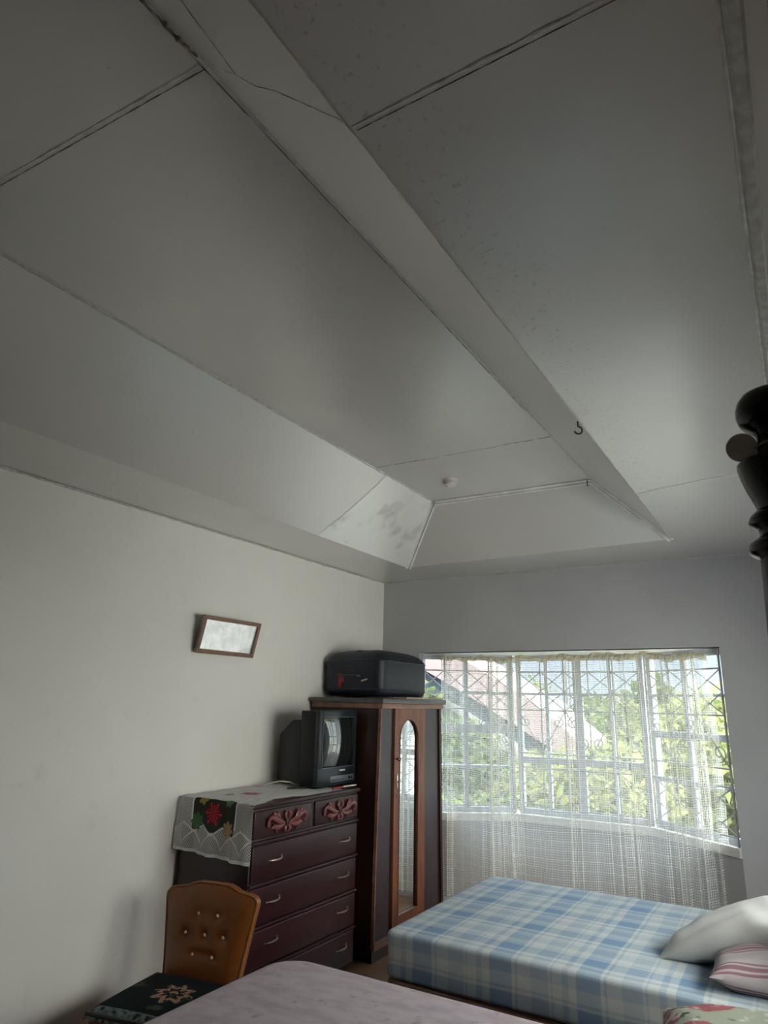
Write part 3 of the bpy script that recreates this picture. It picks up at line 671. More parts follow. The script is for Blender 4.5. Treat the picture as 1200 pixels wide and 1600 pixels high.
# ------------------------------------------------------------------ wardrobe
W = empty('wardrobe', (-3.0, 4.91, 0), label='tall dark wooden wardrobe with a narrow mirrored door, in the far left corner', cat='wardrobe')
def WL(p): return (p[0]+3.0, p[1]-4.91, p[2])
XF = -2.69
def flare(z): return .035*(1-z/1.69)**1.0        # wider at the foot
def yl(z): return 4.44 - flare(z)*1.2 - .006*math.sin(PI*z/1.69)
def yr(z): return 5.42 + flare(z)*1.2
NZ = 14
b = MB(); zz = [.1+1.56*k_/NZ for k_ in range(NZ+1)]
poly = [(yl(z), z) for z in zz] + [(yr(z), z) for z in reversed(zz)]
b.prism([WL((XL+.02, y, z)) for y, z in poly], (XF-.012-(XL+.02), 0, 0)); b.build('carcass', M['ward_side'], W, smooth=False)
def front_panel(name, ya, yb, z0, z1, xa, xb, mat):
    """vertical strip of the front; ya, yb functions of z; depth xa..xb"""
    zz = [z0+(z1-z0)*k_/NZ for k_ in range(NZ+1)]; b = MB()
    b.prism([WL((xa, ya(z), z)) for z in zz] + [WL((xa, yb(z), z)) for z in reversed(zz)], (xb-xa, 0, 0)); return b.build(name, mat, W, smooth=False)
front_panel('side_panel', lambda z: yl(z)+.006, lambda z: 4.60, .13, 1.655, XF-.013, XF-.002, M['ward_panel'])
front_panel('side_panel', lambda z: 5.135, lambda z: yr(z)-.09, .13, 1.655, XF-.013, XF-.002, M['ward_panel'])
for ga, gb in ((4.601, 4.6235), (5.1165, 5.134)): front_panel('gap_shade_strip', lambda z: ga, lambda z: gb, .13, 1.655, XF-.0125, XF-.0095, M['tv_button'])  # near-black strips stand in for the shade inside the gaps
front_panel('edge_strip', lambda z: yl(z)-.004, lambda z: yl(z)+.006, .10, 1.655, XF-.02, XF+.004, M['ward_rail'])
front_panel('edge_strip', lambda z: yr(z)-.03, lambda z: yr(z)+.004, .10, 1.655, XF-.02, XF+.0, M['ward_side'])
# door with arched mirror
D = empty('door', (0, 0, 0)); D.parent = W
Y0, Y1, Z0, Z1 = 4.625, 5.115, .14, 1.655
mY0, mY1, mZ0, mZ1 = 4.705, 5.0, .235, 1.575
rad = (mY1-mY0)/2; cy = (mY0+mY1)/2
arch = [(mY1, mZ0)] + [(cy + rad*math.cos(a), mZ1-rad*1.0 + rad*math.sin(a)) for a in [PI*k_/24 for k_ in range(25)]] + [(mY0, mZ0)]
outer_ = [(Y1, Z0)] + [(Y1, lerp(Z0+.2, Z1, k_/8)) for k_ in range(9)] + [(lerp(Y1, Y0, k_/8), Z1) for k_ in range(1, 8)] + [(Y0, lerp(Z1, Z0+.2, k_/8)) for k_ in range(9)] + [(Y0, Z0)]
n_ = min(len(arch), len(outer_))
def resample(P, n):
    P = [Vector(p) for p in P]; L = [0]
    for a_, c_ in zip(P, P[1:]): L.append(L[-1]+(c_-a_).length)
    out = []
    for k_ in range(n):
        d = L[-1]*k_/(n-1); i = 0
        while i < len(L)-2 and L[i+1] < d: i += 1
        out.append(P[i].lerp(P[i+1], (d-L[i])/max(1e-9, L[i+1]-L[i])))
    return out
b = MB(); xa, xb = XF-.01, XF+.012
# ring: match arch points to the outer rectangle by direction
A_ = arch; O_ = []
for y, z in arch:
    if z <= mZ0+1e-6: O_.append((Y1 if y > cy else Y0, Z0))
    else:
        dy, dz = y-cy, z-(mZ1-rad)
        s_ = min(((Y1-cy)/dy if dy > 1e-6 else 9e9), ((Y0-cy)/dy if dy < -1e-6 else 9e9), ((Z1-(mZ1-rad))/dz if dz > 1e-6 else 9e9)); O_.append((cy+dy*s_, (mZ1-rad)+dz*s_))
# insert the square corners
nA = len(A_)
def vv(p, xx): return b.b.verts.new(WL((xx, p[0], p[1])))
AF = [vv(p, xb) for p in A_]; OF = [vv(p, xb) for p in O_]; OB = [vv(p, xa) for p in O_]; AB = [vv(p, xa+.004) for p in A_]
for i in range(nA):
    j = (i+1) % nA
    b.b.faces.new((OF[i], OF[j], AF[j], AF[i])); b.b.faces.new((OB[i], OF[i], OF[j], OB[j])) if 1 else None
    b.b.faces.new((AF[i], AF[j], AB[j], AB[i]))
for (y, z, i) in [(Y1, Z1, None), (Y0, Z1, None)]:
    for i in range(nA-1):
        a_, c_ = O_[i], O_[i+1]
        if (abs(a_[0]-y) < 1e-4) != (abs(c_[0]-y) < 1e-4) and (abs(a_[1]-z) < 1e-4 or abs(c_[1]-z) < 1e-4) and abs(a_[1]-c_[1])+abs(a_[0]-c_[0]) < .6 and a_[1] > 1 and c_[1] > 1:
            b.b.faces.new((OF[i], vv((y, z), xb), OF[i+1]))
b.build('door_frame', M['ward_door'], D, smooth=False)
b = MB(); b.face([WL((XF-.004, y, z)) for y, z in arch]); b.build('mirror', M['mirror'], D, smooth=False)
b = MB(); b.tube([WL((XF+.011, y, z)) for y, z in arch + [arch[0]]], .0055, 8); b.build('mirror_bead', M['ward_door'], D)
kb = MB(); kb.lathe([(.006, 0), (.006, .012), (.014, .018), (.016, .026), (.010, .034), (.002, .036)], mat=Matrix.Translation(Vector(WL((XF+.012, 4.655, 1.292)))) @ Matrix.Rotation(PI/2, 4, 'Y'), seg=18)
kb.build('knob', M['dark_metal'], D)
ks = MB(); P0 = Vector(WL((XF+.014, 4.668, 1.13)))
ks.tube([P0+Vector((0, 0, -.055)), P0+Vector((.002, 0, -.03)), P0, P0+Vector((.002, 0, .03)), P0+Vector((0, 0, .058))], [.003, .011, .008, .011, .003], 10, .6, up=(1, 0, 0))
ks.tube([P0+Vector((.006, -.004, 0)), P0+Vector((.022, -.002, .004)), P0+Vector((.024, .028, .004))], .0045, 8)
ks.tube([P0+Vector((0, -.018, 0)), P0+Vector((.002, 0, 0)), P0+Vector((0, .020, 0))], [.003, .009, .003], 8, .6, up=(1, 0, 0)); ks.build('key_handle', M['brass'], D)
kh = MB(); kh.lathe([(.006, 0), (.006, .004)], mat=Matrix.Translation(Vector(WL((XF+.012, 4.665, 1.03)))) @ Matrix.Rotation(PI/2, 4, 'Y'), seg=12); kh.build('keyhole', M['dark_metal'], D)
# top slab, moulding, foot rail, plinth
MB().box(WL((XL+.02, 4.405, 1.69)), WL((XF+.035, 5.46, 1.728)), .005).build('top', M['ward_top_sheen'], W)
MB().box(WL((XL+.03, 4.425, 1.655)), WL((XF+.018, 5.44, 1.69)), .004).build('moulding', M['ward_rail'], W)
MB().box(WL((XF-.02, 4.40, .085)), WL((XF+.008, 5.47, .135)), .005).build('foot_rail', M['ward_rail'], W)
MB().box(WL((XL+.04, 4.43, 0)), WL((XF-.03, 5.44, .1))).build('plinth', M['chest_dark'], W, smooth=False)
tag(MB().box((-3.10, 4.78, 1.7285), (-2.665, 5.42, 1.742), .002).build('wooden_board', M['board']), 'thin pale board lying between the dark suitcase and the wardrobe top', 'board')

# ------------------------------------------------------------------ suitcase
SC = empty('suitcase', (-3.05, 4.95, 1.743), label='large dark navy hard-shell suitcase with red tag, lying on the wardrobe', cat='suitcase')
def rounded(hx, hy, r, n=8):
    out = []
    for cx, cy_, a0 in ((hx-r, hy-r, 0), (-hx+r, hy-r, PI/2), (-hx+r, -hy+r, PI), (hx-r, -hy+r, 1.5*PI)):
        for k_ in range(n+1):
            a = a0+PI/2*k_/n; out.append((cx+r*math.cos(a), cy_+r*math.sin(a)))
    return out
def shell(b, levels, hx, hy, r):
    rings = []
    for z, ins in levels:
        rings.append([b.b.verts.new((x_, y_, z)) for x_, y_ in rounded(hx-ins, hy-ins, max(.012, r-ins*.5))])
    n = len(rings[0])
    for A, B in zip(rings, rings[1:]):
        for i in range(n): b.b.faces.new((A[i], A[(i+1) % n], B[(i+1) % n], B[i]))
    b.b.faces.new(rings[0][::-1]); b.b.faces.new(rings[-1])
HX, HY = .285, .385
b = MB(); shell(b, [(0, .03), (.012, .012), (.035, .004), (.05, .0), (.255, .0), (.272, .0)], HX, HY, .085); b.build('lower_shell', M['suit'], SC)
# domed lid
b = MB(); rings = []
for k_ in (1, .992, .975, .95, .91, .85, .77, .67, .55, .42, .28, .14, .03):
    z = .270 + .050*(1-k_**12) + .055*(1-k_**2.2); rings.append([b.b.verts.new((x_*k_, y_*k_, z)) for x_, y_ in rounded(HX, HY, .085)])
for A, B in zip(rings, rings[1:]):
    for i in range(len(A)): b.b.faces.new((A[i], A[(i+1) % len(A)], B[(i+1) % len(A)], B[i]))
b.b.faces.new(rings[-1]); b.build('lid', M['suit'], SC)
for z_, nm, rr_ in ((.270, 'lid_seam', .006), (.052, 'lower_ridge', .005)):
    P = rounded(HX+.001, HY+.001, .085, 8); b = MB(); b.tube([(x_, y_, z_) for x_, y_ in P+P[:1]], rr_, 8, 1.0); b.build(nm, M['suit_trim'], SC)
b = MB(); b.tube([(-.10, -HY-.002, .15), (-.09, -HY-.028, .152), (0, -HY-.034, .154), (.07, -HY-.028, .152), (.08, -HY-.002, .15)], .009, 10); b.build('handle', M['zip'], SC)
b = MB(); b.box((-.06, -HY-.004, .205), (.0, -HY+.002, .235), .002); b.build('lock_plate', M['suit_trim'], SC)
b = MB(); b.box((-.12, -HY-.012, .06), (-.095, -HY-.004, .165), .002, mat=Matrix.Rotation(.05, 4, 'Y')); b.tube([(-.125, -HY-.006, .165), (-.105, -HY-.03, .162), (-.08, -HY-.006, .158)], .005, 6)
b.box((-.088, -HY-.012, .10), (-.07, -HY-.005, .16), .002); b.build('ribbon_tag', M['tag_red'], SC)
b = MB(); b.box((-.028, -.003, -.006), (.028, .003, .006), .001, mat=Matrix.Translation((.125, -HY-.006, .12)) @ Matrix.Rotation(-.28, 4, 'Y')); b.build('name_tag', M['tag_gold'], SC)
b = MB(); b.box((-.028, -HY*.72, .349), (.028, -HY*.72+.014, .357), .002); o = b.build('badge', M['suit_trim'], SC)

# ------------------------------------------------------------------ chest of drawers
CH = empty('chest_of_drawers', (-3.03, 3.72, 0), label='dark mahogany chest of drawers with carved top drawers, against the left wall', cat='chest of drawers')
def CL(p): return (p[0]+3.03, p[1]-3.72, p[2])
cx0, cx1, cy0, cy1 = -3.31, -2.765, 3.175, 4.265
MB().box(CL((cx0, cy0, .07)), CL((cx1, cy1, 1.095)), .003).build('carcass', M['chest_dark'], CH)
MB().box(CL((cx0, cy0-.012, 1.095)), CL((cx1+.018, cy1+.012, 1.12)), .006).build('top', M['chest'], CH)
MB().box(CL((cx0+.02, cy0+.02, 0)), CL((cx1-.03, cy1-.02, .07))).build('plinth', M['chest_dark'], CH, smooth=False)
# raised drawer rails that catch the light
for z_ in (.912, .695, .478, .261): MB().box(CL((cx1-.002, cy0+.002, z_-.006)), CL((cx1+.020, cy1-.002, z_+.010)), .004).build('rail', M['chest'], CH)
def drawer(ya, yb, za, zb):
    d = MB(); d.box(CL((cx1-.004, ya, za)), CL((cx1+.012, yb, zb)), .006, seg=3); return d.build('drawer', M['chest'], CH)
def pull(d, y, z):
    b = MB(); X = cx1+.012
    pts = [(X, y-.052, z-.004), (X+.010, y-.050, z-.002), (X+.017, y-.030, z-.002), (X+.020, y, z-.002), (X+.017, y+.030, z-.001), (X+.010, y+.050, z+.001), (X, y+.052, z+.003)]
    b.tube([CL(p) for p in pts], [.0035, .004, .006, .0085, .006, .004, .0035], 10, .8)
    for s_, zz_ in ((-1, -.004), (1, .009)): b.tube([CL((X-.0005, y+s_*.054, z+zz_)), CL((X+.004, y+s_*.054, z+zz_))], [.007, .005], 12)
    return b.build('handle', M['brass'], d)
def carving(d, y, z, sgn=1):
    """central oval boss with petals between two leafy scroll arms"""
    X = cx1+.013
    def add(pts, rad_, seg=8, fl=.55): b.tube([CL((X+dx, y+dy, z+dz)) for dx, dy, dz in pts], [q_*1.25 for q_ in rad_], seg, fl, up=(1, 0, 0))
    b = MB()
    for s_ in (-1, 1):
        # main S arm rising outward and curling under
        arm = [(.006, s_*.018, -.004), (.010, s_*.05, .000), (.012, s_*.085, .010), (.012, s_*.120, .026), (.012, s_*.150, .036), (.012, s_*.172, .030), (.012, s_*.182, .012), (.010, s_*.178, -.006), (.008, s_*.166, -.012), (.006, s_*.158, -.002)]
        add(arm, [.006, .009, .012, .012, .010, .009, .009, .009, .008, .004])
        low = [(.006, s_*.02, -.012), (.010, s_*.06, -.022), (.011, s_*.095, -.024), (.010, s_*.125, -.016), (.008, s_*.148, -.022)]
        add(low, [.006, .010, .014, .011, .003])
        add([(.008, s_*.09, -.024), (.009, s_*.10, -.042), (.006, s_*.088, -.056)], [.010, .007, .002])
        add([(.010, s_*.075, .010), (.012, s_*.088, .034), (.011, s_*.100, .052), (.007, s_*.092, .062)], [.008, .011, .009, .002])
        add([(.010, s_*.105, .020), (.012, s_*.118, .046), (.011, s_*.134, .058), (.007, s_*.142, .050)], [.008, .010, .008, .002])
        add([(.008, s_*.012, .014), (.012, s_*.024, .034), (.010, s_*.018, .056), (.007, s_*.004, .064)], [.006, .009, .008, .002])
        add([(.008, s_*.012, -.020), (.012, s_*.022, -.036), (.010, s_*.016, -.052), (.007, s_*.004, -.058)], [.006, .009, .007, .002])
    c = b.build('carved_ornament', M['carve_highlit'], d)
    b = MB(); b.lathe([(.021, 0), (.021, .006), (.016, .012), (.010, .012), (.009, .008), (.001, .010)], mat=Matrix.Translation(Vector(CL((X+.004, y, z)))) @ Matrix.Rotation(PI/2, 4, 'Y') @ Matrix.Scale(1.3, 4, (1, 0, 0)), seg=20)
    b.build('boss', M['dark_metal'], c)
d1 = drawer(cy0+.012, 3.715, .935, 1.082); d2 = drawer(3.765, cy1-.008, .935, 1.082)
carving(d1, 3.475, 1.003); carving(d2, 4.028, 1.000)
for zt, hz in ((.905, .812), (.688, .598), (.471, .392), (.254, .175)):
    d = drawer(cy0+.014, cy1-.010, zt-.195, zt-.006); pull(d, 3.392, hz); pull(d, 4.108, hz-.004)

# lace runner on the chest
LR = MB(); u0_, u1_ = 0.0, .575; rnd = random.Random(3)
pathL = [(cy0-.030, .84), (cy0-.026, .93), (cy0-.020, 1.03), (cy0-.018, 1.108), (cy0-.010, 1.124), (cy0+.02, 1.127), (cy0+.30, 1.127), (cy0+.62, 1.127), (cy0+.92, 1.127)]
PL = resample(pathL, 60); tot = sum((PL[i+1]-PL[i]).length for i in range(59))
def lr(a_, c_):
    p = PL[min(59, int(round(c_*59)))]; x = lerp(XL+.012, cx1+.022, a_); hang = max(0, min(1, (1.12-p[1])/.28)); z = p[1]; y = p[0]
    y -= hang*(.012*math.sin(a_*17)+.006*math.sin(a_*41+c_*20)); z -= hang*.03*a_*(1-c_) ; z += (1-hang)*.0015*math.sin(a_*30+c_*50)
    if hang == 0: x = lerp(XL+.012, cx1+.018 - .055*max(0, math.sin((c_-.3)*9))*(c_ > .33) - .02*abs(math.sin(c_*23))*(c_ > .36), a_)
    x += hang*(.012*(a_ > .9)*c_)
    if a_ > .93 and hang == 0: z -= .004
    return Vector((x, y, z))
LR.grid(50, 59, lr, lambda a_, c_: (a_*.58, c_*tot))
lro = LR.build('lace_runner', M['lace']); tag(lro, 'white lace runner with red, green and tan flowers draped over the drawers', 'table runner')

# ------------------------------------------------------------------ television
TV = empty('television', (-3.05, 4.16, 1.131), label='black box television with bulging screen standing on the lace runner', cat='television')
def TL(p): return (p[0]+3.05, p[1]-4.16, p[2]-1.131)
tx, ty0, ty1, tz0, tz1 = -2.87, 3.925, 4.392, 1.131, 1.636
sy0, sy1, sz0, sz1 = ty0+.045, ty1-.035, tz0+.125, tz1-.045
# front cabinet with screen opening
b = MB(); x0_ = tx-.165
b.box(TL((x0_, ty0+.004, tz0+.012)), TL((tx-.03, ty1-.004, tz1-.004)), .008); b.build('cabinet', M['tv'], TV)
b = MB()
for lo, hi in (((ty0, sz0-.001), (sy0, tz1)), ((sy1, sz0-.001), (ty1, tz1)), ((sy0-.001, sz1), (sy1+.001, tz1)), ((ty0, tz0+.012), (ty1, sz0))):
    b.box(TL((tx-.034, lo[0], lo[1])), TL((tx, hi[0], hi[1])), .004)
b.build('bezel', M['tv_bezel'], TV)
P = [(sy0, sz0), (sy1, sz0), (sy1, sz1), (sy0, sz1), (sy0, sz0)]; b = MB(); b.tube([TL((tx+.001, y, z)) for y, z in P], .0035, 6); b.build('screen_rim', M['tv_panel'], TV)
b = MB()
def scr(a_, c_):
    y = lerp(sy0, sy1, a_); z = lerp(sz0, sz1, c_); k_ = (2*a_-1)**2; l_ = (2*c_-1)**2; return Vector(TL((tx-.026+.030*(1-k_)*(1-.35*l_)+.010*(1-l_), y, z)))
b.grid(30, 30, scr); b.build('screen', M['screen'], TV, ang=80)
# tapered tube housing behind
b = MB(); A = [(x0_, ty0+.02, tz0+.02), (x0_, ty1-.02, tz0+.02), (x0_, ty1-.02, tz1-.07), (x0_, ty0+.02, tz1-.07)]
B = [(XL+.055, ty0+.10, tz0+.03), (XL+.055, ty1-.10, tz0+.03), (XL+.055, ty1-.10, tz1-.17), (XL+.055, ty0+.10, tz1-.17)]
A2 = [(x0_-.09, p[1], p[2]) for p in A]
R_ = [[b.b.verts.new(TL(p)) for p in q_] for q_ in (A, A2, B)]
for U, V in zip(R_, R_[1:]):
    for i in range(4): b.b.faces.new((U[i], U[(i+1) % 4], V[(i+1) % 4], V[i]))
b.b.faces.new(R_[0]); b.b.faces.new(R_[-1][::-1]); bmesh.ops.bevel(b.b, geom=b.b.edges[:], offset=.010, segments=2, affect='EDGES'); b.build('tube_housing', M['tv'], TV)
MB().box(TL((x0_+.01, ty0+.02, tz0)), TL((tx-.02, ty1-.02, tz0+.014)), .003).build('base', M['tv'], TV)
MB().box(TL((tx-.002, ty0+.15, tz0+.028)), TL((tx+.003, ty1-.03, tz0+.068)), .002).build('control_panel', M['tv_panel'], TV)
for k_ in range(7): MB().box(TL((tx+.002, ty0+.165+k_*.020+(k_ > 4)*.012, tz0+.040)), TL((tx+.006, ty0+.177+k_*.020+(k_ > 4)*.012, tz0+.046)), .001).build('button', M['tv_button'], TV)
for k_ in range(2):
    b = MB(); b.lathe([(.010, 0), (.010, .004), (.006, .004), (.005, .001)], mat=Matrix.Translation(Vector(TL((tx+.002, ty1-.085+k_*.028, tz0+.047)))) @ Matrix.Rotation(PI/2, 4, 'Y'), seg=16); b.build('socket', M['tv_button'], TV)
MB().box(TL((tx-.001, ty0+.262, tz0+.096)), TL((tx+.002, ty0+.330, tz0+.106)), .001).build('badge', M['badge'], TV)

# cables and small items on the chest
b = MB(); b.tube([(-3.24, 3.78, 1.131), (-3.20, 3.83, 1.150), (-3.15, 3.88, 1.165), (-3.10, 3.93, 1.158), (-3.07, 3.97, 1.134)], .004, 8); b.tube([(-3.30, 3.80, 1.131), (-3.22, 3.77, 1.139), (-3.16, 3.83, 1.132)], .004, 8)
tag(b.build('power_cable', M['cable']), 'pale loose cable looping over the lace beside the television', 'cable')
b = MB(); b.tube([(-3.02, 3.80, 1.134), (-2.98, 3.86, 1.137), (-2.96, 3.91, 1.134)], .005, 8); b.tube([(-3.05, 3.84, 1.134), (-3.00, 3.87, 1.14), (-2.99, 3.93, 1.134)], .004, 8)
tag(b.build('cable_end', M['cable_dark']), 'short dark cable lying at the near foot of the television', 'cable')
pn = empty('pen', (-2.785, 4.10, 1.136), label='red and white pen lying on the front edge of the chest', cat='pen')
b = MB(); b.tube([(0, -.11, 0), (0, .01, .001)], .0065, 10); b.build('cap', M['tag_red'], pn)
b = MB(); b.tube([(0, .01, .001), (.01, .13, .002), (.012, .16, .002)], [.006, .006, .003], 10); b.build('barrel', M['cable'], pn)

# ------------------------------------------------------------------ framed mirror on the wall
th = math.atan2(.06, .24)
FR = empty('picture_frame', (XL+.022, 3.42, 1.985), label='small wide wood-framed mirror tilted forward on the left wall', cat='mirror')
FR.rotation_euler = (0, th, 0)
FW, FH, fw = .545, .245, .026
b = MB(); y0_, y1_ = -FW/2, FW/2
for lo, hi in (((y0_, 0), (y1_, fw)), ((y0_, FH-fw), (y1_, FH)), ((y0_, fw), (y0_+fw, FH-fw)), ((y1_-fw, fw), (y1_, FH-fw))): b.box((0, lo[0], lo[1]), (.024, hi[0], hi[1]), .0025)
b.build('frame', M['photo_frame'], FR)
MB().box((.006, y0_+fw-.002, fw-.002), (.010, y1_-fw+.002, FH-fw+.002)).build('glass', M['pic'], FR, smooth=False)
MB().box((.0, y0_+.004, .004), (.006, y1_-.004, FH-.004)).build('backing', M['chest_dark'], FR, smooth=False)

# ------------------------------------------------------------------ chair
rzc = math.radians(11)
CHR = empty('bedroom_chair', (-2.785, 2.90, 0), rzc, label='low tan vinyl button-back chair with dark floral seat, by the left wall', cat='chair')
# backrest outline (local x across, z up)
def back_half(h):   # half-width at height fraction
    return lerp(.215, .275, min(1, h*1.15)**1.2)
bz0, bz1 = .30, .752
out = []
for k_ in range(15):
    h = k_/14*.84; out.append((back_half(h), bz0+h*(bz1-bz0)))
out += [(.272, bz0+.88*(bz1-bz0)), (.255, bz0+.925*(bz1-bz0)), (.225, bz0+.945*(bz1-bz0)), (.19, bz0+.952*(bz1-bz0)), (.155, bz0+.965*(bz1-bz0)), (.125, bz0+.995*(bz1-bz0)), (.09, bz0+1.018*(bz1-bz0)), (0.0, bz0+1.022*(bz1-bz0))]
full = out + [(-x_, z_) for x_, z_ in reversed(out[:-1])]
lean = .14
def BKp(x_, z_, d): return Vector((x_, (z_-bz0)*lean + d, z_))
b = MB(); n = len(full); cz = (bz0+bz1)/2
bt = [(-.105+.105*k_, bz0+.34+dz_) for k_, dz_ in ()] 
btn = [(-.05, .325), (.065, .325), (-.11, .235), (.005, .235), (.115, .235), (-.05, .145), (.065, .145)]
def dimple(x_, z_): return sum(.016*math.exp(-(((x_-bx)**2+(z_-bz0-bzz)**2)/.00045)) for bx, bzz in btn)
rings = []
NR = 16
for k_ in range(NR+1):
    s_ = 1-k_/NR
    ring = []
    for x_, z_ in full:
        X_, Z_ = x_*s_, cz+(z_-cz)*s_; puff = .030*(1-s_**6)
        ring.append(b.b.verts.new(BKp(X_, Z_, -.022-puff+dimple(X_, Z_))) if s_ > 0 else None)
    rings.append(ring)
cen = b.b.verts.new(BKp(0, cz, -.052+dimple(0, cz)))
for A, B in zip(rings[:-1], rings[1:-1]):
    for i in range(n-1): b.b.faces.new((A[i], A[i+1], B[i+1], B[i]))
    b.b.faces.new((A[n-1], A[0], B[0], B[n-1]))
for i in range(n): b.b.faces.new((rings[-2][i], rings[-2][(i+1) % n], cen))
bk = [b.b.verts.new(BKp(x_*.99, z_, .022)) for x_, z_ in full]
for i in range(n): b.b.faces.new((rings[0][i], bk[i], bk[(i+1) % n], rings[0][(i+1) % n]))
b.b.faces.new(bk)
BR = b.build('backrest', M['leather'], CHR, ang=60)
b = MB(); b.tube([BKp(x_*1.0, z_, -.022) for x_, z_ in full], .006, 8); b.build('piping', M['piping'], BR)
for bx, bzz in btn:
    b = MB(); b.lathe([(.0085, 0), (.0085, .002), (.006, .006), (.001, .0075)], mat=Matrix.Translation(BKp(bx, bz0+bzz, -.045)) @ Matrix.Rotation(PI/2, 4, 'X'), seg=14); b.build('button', M['button'], BR)
MB().box((-.245, -.53, .13), (.245, .01, .325), .03, seg=4).build('seat_base', M['leather_dark'], CHR)
b = MB()
def seat(a_, c_):
    x_ = lerp(-.25, .25, a_); y_ = lerp(-.545, -.035, c_); k1 = (2*a_-1); k2 = (2*c_-1)
    z = .362 - .030*max(abs(k1), abs(k2))**10 + .018*(1-k1**2)*(1-k2**2); 
    if abs(k1) > .999 or abs(k2) > .999: z -= .012 + .004*math.sin(a_*70+c_*60)
    return Vector((x_, y_, z))
b.grid(40, 40, seat, lambda a_, c_: (a_*.5, c_*.5))
s0 = b.build('seat_cover', M['tapestry'], CHR); 
MB().box((-.243, -.54, .325), (.243, -.04, .348), .008).build('cushion', M['cable_dark'], CHR)
for lx, ly in ((-.2, -.48), (.2, -.48), (-.2, -.03), (.2, -.03)):
    b = MB(); b.lathe([(.014, 0), (.018, .06), (.024, .14)], c=(lx, ly, 0), seg=16); b.build('leg', M['leg_wood'], CHR)

# ------------------------------------------------------------------ beds
def mattress_mesh(L, Wd, H, rc, ro_, puff=.0, nx=60, ny=44):
    """soft block: top grid with rounded plan corners, rolled edges, side drop"""
    b = MB(); 
    def plan(a, inset=0):
        n = 140; 
        P = rounded(L/2-inset, Wd/2-inset, max(.01, rc-inset*.4), 12); return P
    lev = [(0, .012), (.02, .0), (H*.5, .004), (H-ro_, .0)] + [(H-ro_+ro_*math.sin(a), ro_*(1-math.cos(a))) for a in [PI/2*k_/5 for k_ in range(1, 6)]]
    rings = []
    for z, ins in lev: rings.append([(x_, y_, z) for x_, y_ in plan(0, ins)])
    base = plan(0, ro_)
    for s_ in (.93, .82, .66, .48, .30, .12):
        k_ = 1-s_; rings.append([(x_*s_, y_*s_, H + puff*(1-s_**3) + .0025*math.sin(x_*s_*9)*math.sin(y_*s_*11)) for x_, y_ in base])
    R = [[b.b.verts.new(p) for p in ring] for ring in rings]; n = len(R[0])
    for A, B in zip(R, R[1:]):
        for i in range(n): b.b.faces.new((A[i], A[(i+1) % n], B[(i+1) % n], B[i]))
    b.b.faces.new(R[0][::-1]); b.b.faces.new(R[-1]); return b
def pillow(name, L, Wd, T, loc, rot, mat, label, pw=2.6, wr=.006, seed=1, cor=.06):
    b = MB(); rnd = random.Random(seed); ph = [rnd.uniform(0, 6) for _ in range(6)]
    N_ = 34
    for sg in (1, -1):
        def f(a_, c_):
            u_ = 2*a_-1; v_ = 2*c_-1; e_ = max(0, (1-abs(u_)**pw))*max(0, (1-abs(v_)**pw)); h = T/2*e_**.55
            x_ = L/2*u_*(1-cor*(1-v_*v_)); y_ = Wd/2*v_*(1-cor*(1-u_*u_))
            h += wr*(e_**.3)*(math.sin(u_*11+v_*5+ph[0])*abs(u_)**2*1.2 + math.sin(v_*13-u_*6+ph[1])*abs(v_)*.8)*(1 if e_ > 0 else 0)
            return Vector((x_, y_, sg*max(h, 0) + .010*math.sin(u_*3+ph[2])*v_))
        b.grid(N_, N_, f, lambda a_, c_: (a_*L, c_*Wd))
    bmesh.ops.remove_doubles(b.b, verts=b.b.verts[:], dist=1e-4)
    o = b.build(name, mat, ang=70); o.location = loc; o.rotation_euler = rot; return tag(o, label, 'pillow')

# far bed, blue plaid
PB = empty('bed', (-.985, 3.99, 0), label='bed under the bay window with a blue plaid fitted sheet', cat='bed')
m_ = mattress_mesh(1.93, 1.40, .205, .05, .022, .004).build('mattress', M['plaid'], PB, ang=60); m_.location = (0, 0, .395)
MB().box((-.95, -.685, .16), (.95, .685, .392), .01).build('bed_base', M['bed_wood'], PB)
b = MB(); b.tube([(-.93, -.70, .385), (0, -.705, .372), (.93, -.70, .385)], .012, 8); b.build('side_rail', M['bed_wood'], PB)
for lx in (-.88, .88):
    for ly in (-.62, .62): b = MB(); b.lathe([(.022, 0), (.03, .16)], c=(lx, ly, 0), seg=14); b.build('leg', M['bed_wood'], PB)
MB().box((.965, -.72, 0), (1.005, .72, 1.0), .01).build('headboard', M['bed_wood'], PB)

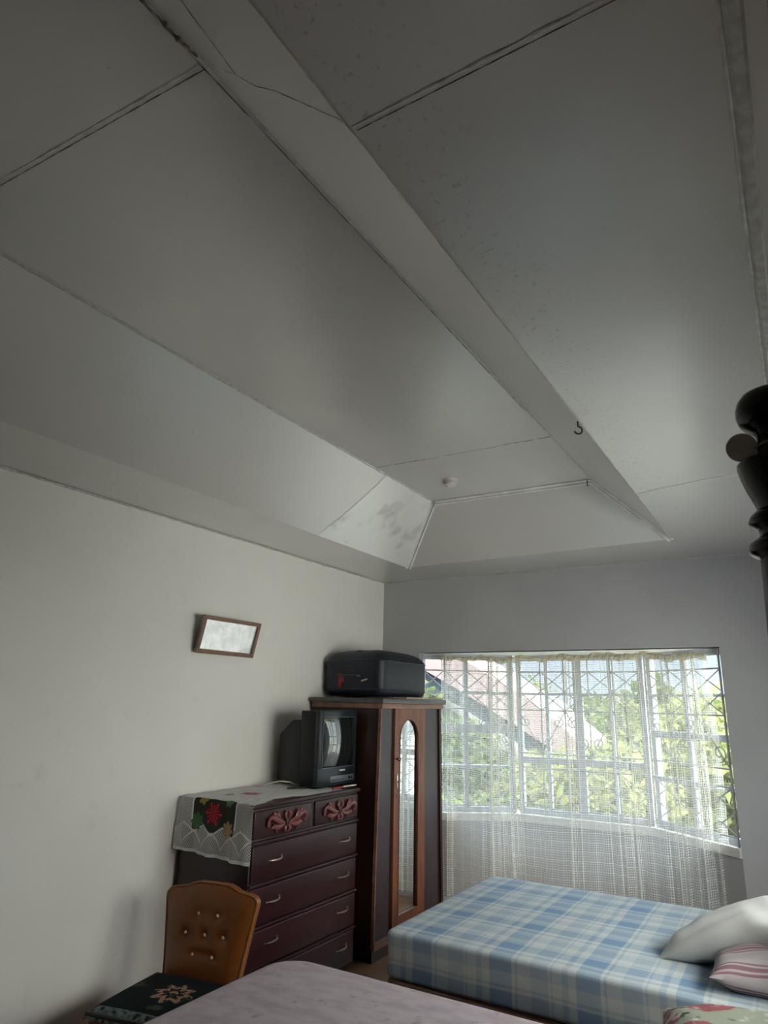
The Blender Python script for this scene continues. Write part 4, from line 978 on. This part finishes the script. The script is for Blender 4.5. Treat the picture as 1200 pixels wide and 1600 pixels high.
# near bed, pink spread, tall turned posts at its head
NB = empty('bed', (-1.16, 2.07, 0), label='near bed with a pale pink bedspread and tall black turned headposts', cat='bed')
m_ = mattress_mesh(2.02, 1.44, .26, .16, .05, .018).build('mattress', M['pink'], NB, ang=60); m_.location = (0, 0, .335)
MB().box((-.97, -.68, .15), (1.0, .68, .335), .01).build('bed_base', M['bed_wood'], NB)
for lx in (-.9,):
    for ly in (-.6, .6): b = MB(); b.lathe([(.025, 0), (.035, .16)], c=(lx, ly, 0), seg=14); b.build('leg', M['black_gloss'], NB)
prof = [(.040, 0), (.045, .02), (.050, .30), (.050, .70), (.060, .72), (.060, .76), (.045, .78), (.056, .84), (.066, 1.0), (.066, 1.20), (.060, 1.50), (.053, 1.75), (.048, 1.905), (.047, 1.935),
        (.050, 1.940), (.061, 1.946), (.063, 1.954), (.061, 1.962), (.052, 1.970), (.045, 1.974), (.043, 1.982), (.046, 1.987), (.056, 1.993), (.058, 2.001), (.055, 2.009), (.048, 2.016), (.043, 2.020),
        (.0435, 2.026), (.047, 2.036), (.055, 2.056), (.061, 2.076), (.065, 2.094), (.065, 2.100), (.061, 2.104), (.046, 2.108), (.034, 2.114), (.031, 2.125), (.030, 2.140), (.031, 2.150), (.035, 2.158),
        (.045, 2.165), (.053, 2.174), (.057, 2.187), (.057, 2.200), (.053, 2.213), (.045, 2.224), (.030, 2.232), (.012, 2.235)]
PX, PY = .012, 1.25
for yy in (PY, 2.86):
    b = MB(); b.lathe(prof, c=(PX+1.16, yy-2.07, 0), seg=48); b.build('headpost', M['black_gloss'], NB, ang=50)
b = MB(); b.box((PX+1.16-.02, PY-2.07+.04, .35), (PX+1.16+.02, 2.86-2.07-.04, .95), .01); b.build('headboard', M['black_gloss'], NB)

# pale disc tied to the near post
DT = empty('hanging_disc', (-.041, 1.243, 2.134), label='small round pale disc tied to the black post neck by tan cord', cat='tag')
fwd = Vector((-.041, 1.243, .434)).normalized()
rotm = fwd.to_track_quat('Z', 'Y').to_matrix().to_4x4()
MB().lathe([(.0235, -.0015), (.0245, 0), (.0235, .0015)], mat=rotm, seg=40).build('disc', M['disc'], DT)
MB().lathe([(.0242, -.0022), (.0252, 0), (.0242, .0022)], mat=rotm, seg=40).b.free()
b = MB(); ring = []
for k_ in range(25):
    a = 2*PI*k_/24; ring.append((PX+.041+.0335*math.cos(a), PY-1.243+.0335*math.sin(a), -.002+.003*math.cos(a)))
b.tube(ring, .0025, 6); b.tube([(.022, .002, -.004), (PX+.041-.032, PY-1.243, -.004)], .0025, 6); b.build('cord', M['cord_tan'], DT)

# pillows
pillow('pillow', .66, .50, .19, (-.165, 3.64, .675), (0, math.radians(-3), math.radians(6)), M['striped'], 'pale grey pillow with dark red stripes, under the plain white pillow', seed=4, wr=.008)
pillow('pillow', .62, .46, .19, (-.405, 3.83, .725), (math.radians(4), math.radians(-24), math.radians(-14)), M['pillow_white'], 'plain white pillow propped on the striped one at the bed head', seed=2, wr=.011)
pillow('pillow', .60, .46, .18, (-.245, 2.66, .695), (0, 0, math.radians(4)), M['floral'], 'floral pillow in green and red, lying on the pink bedspread', seed=9)
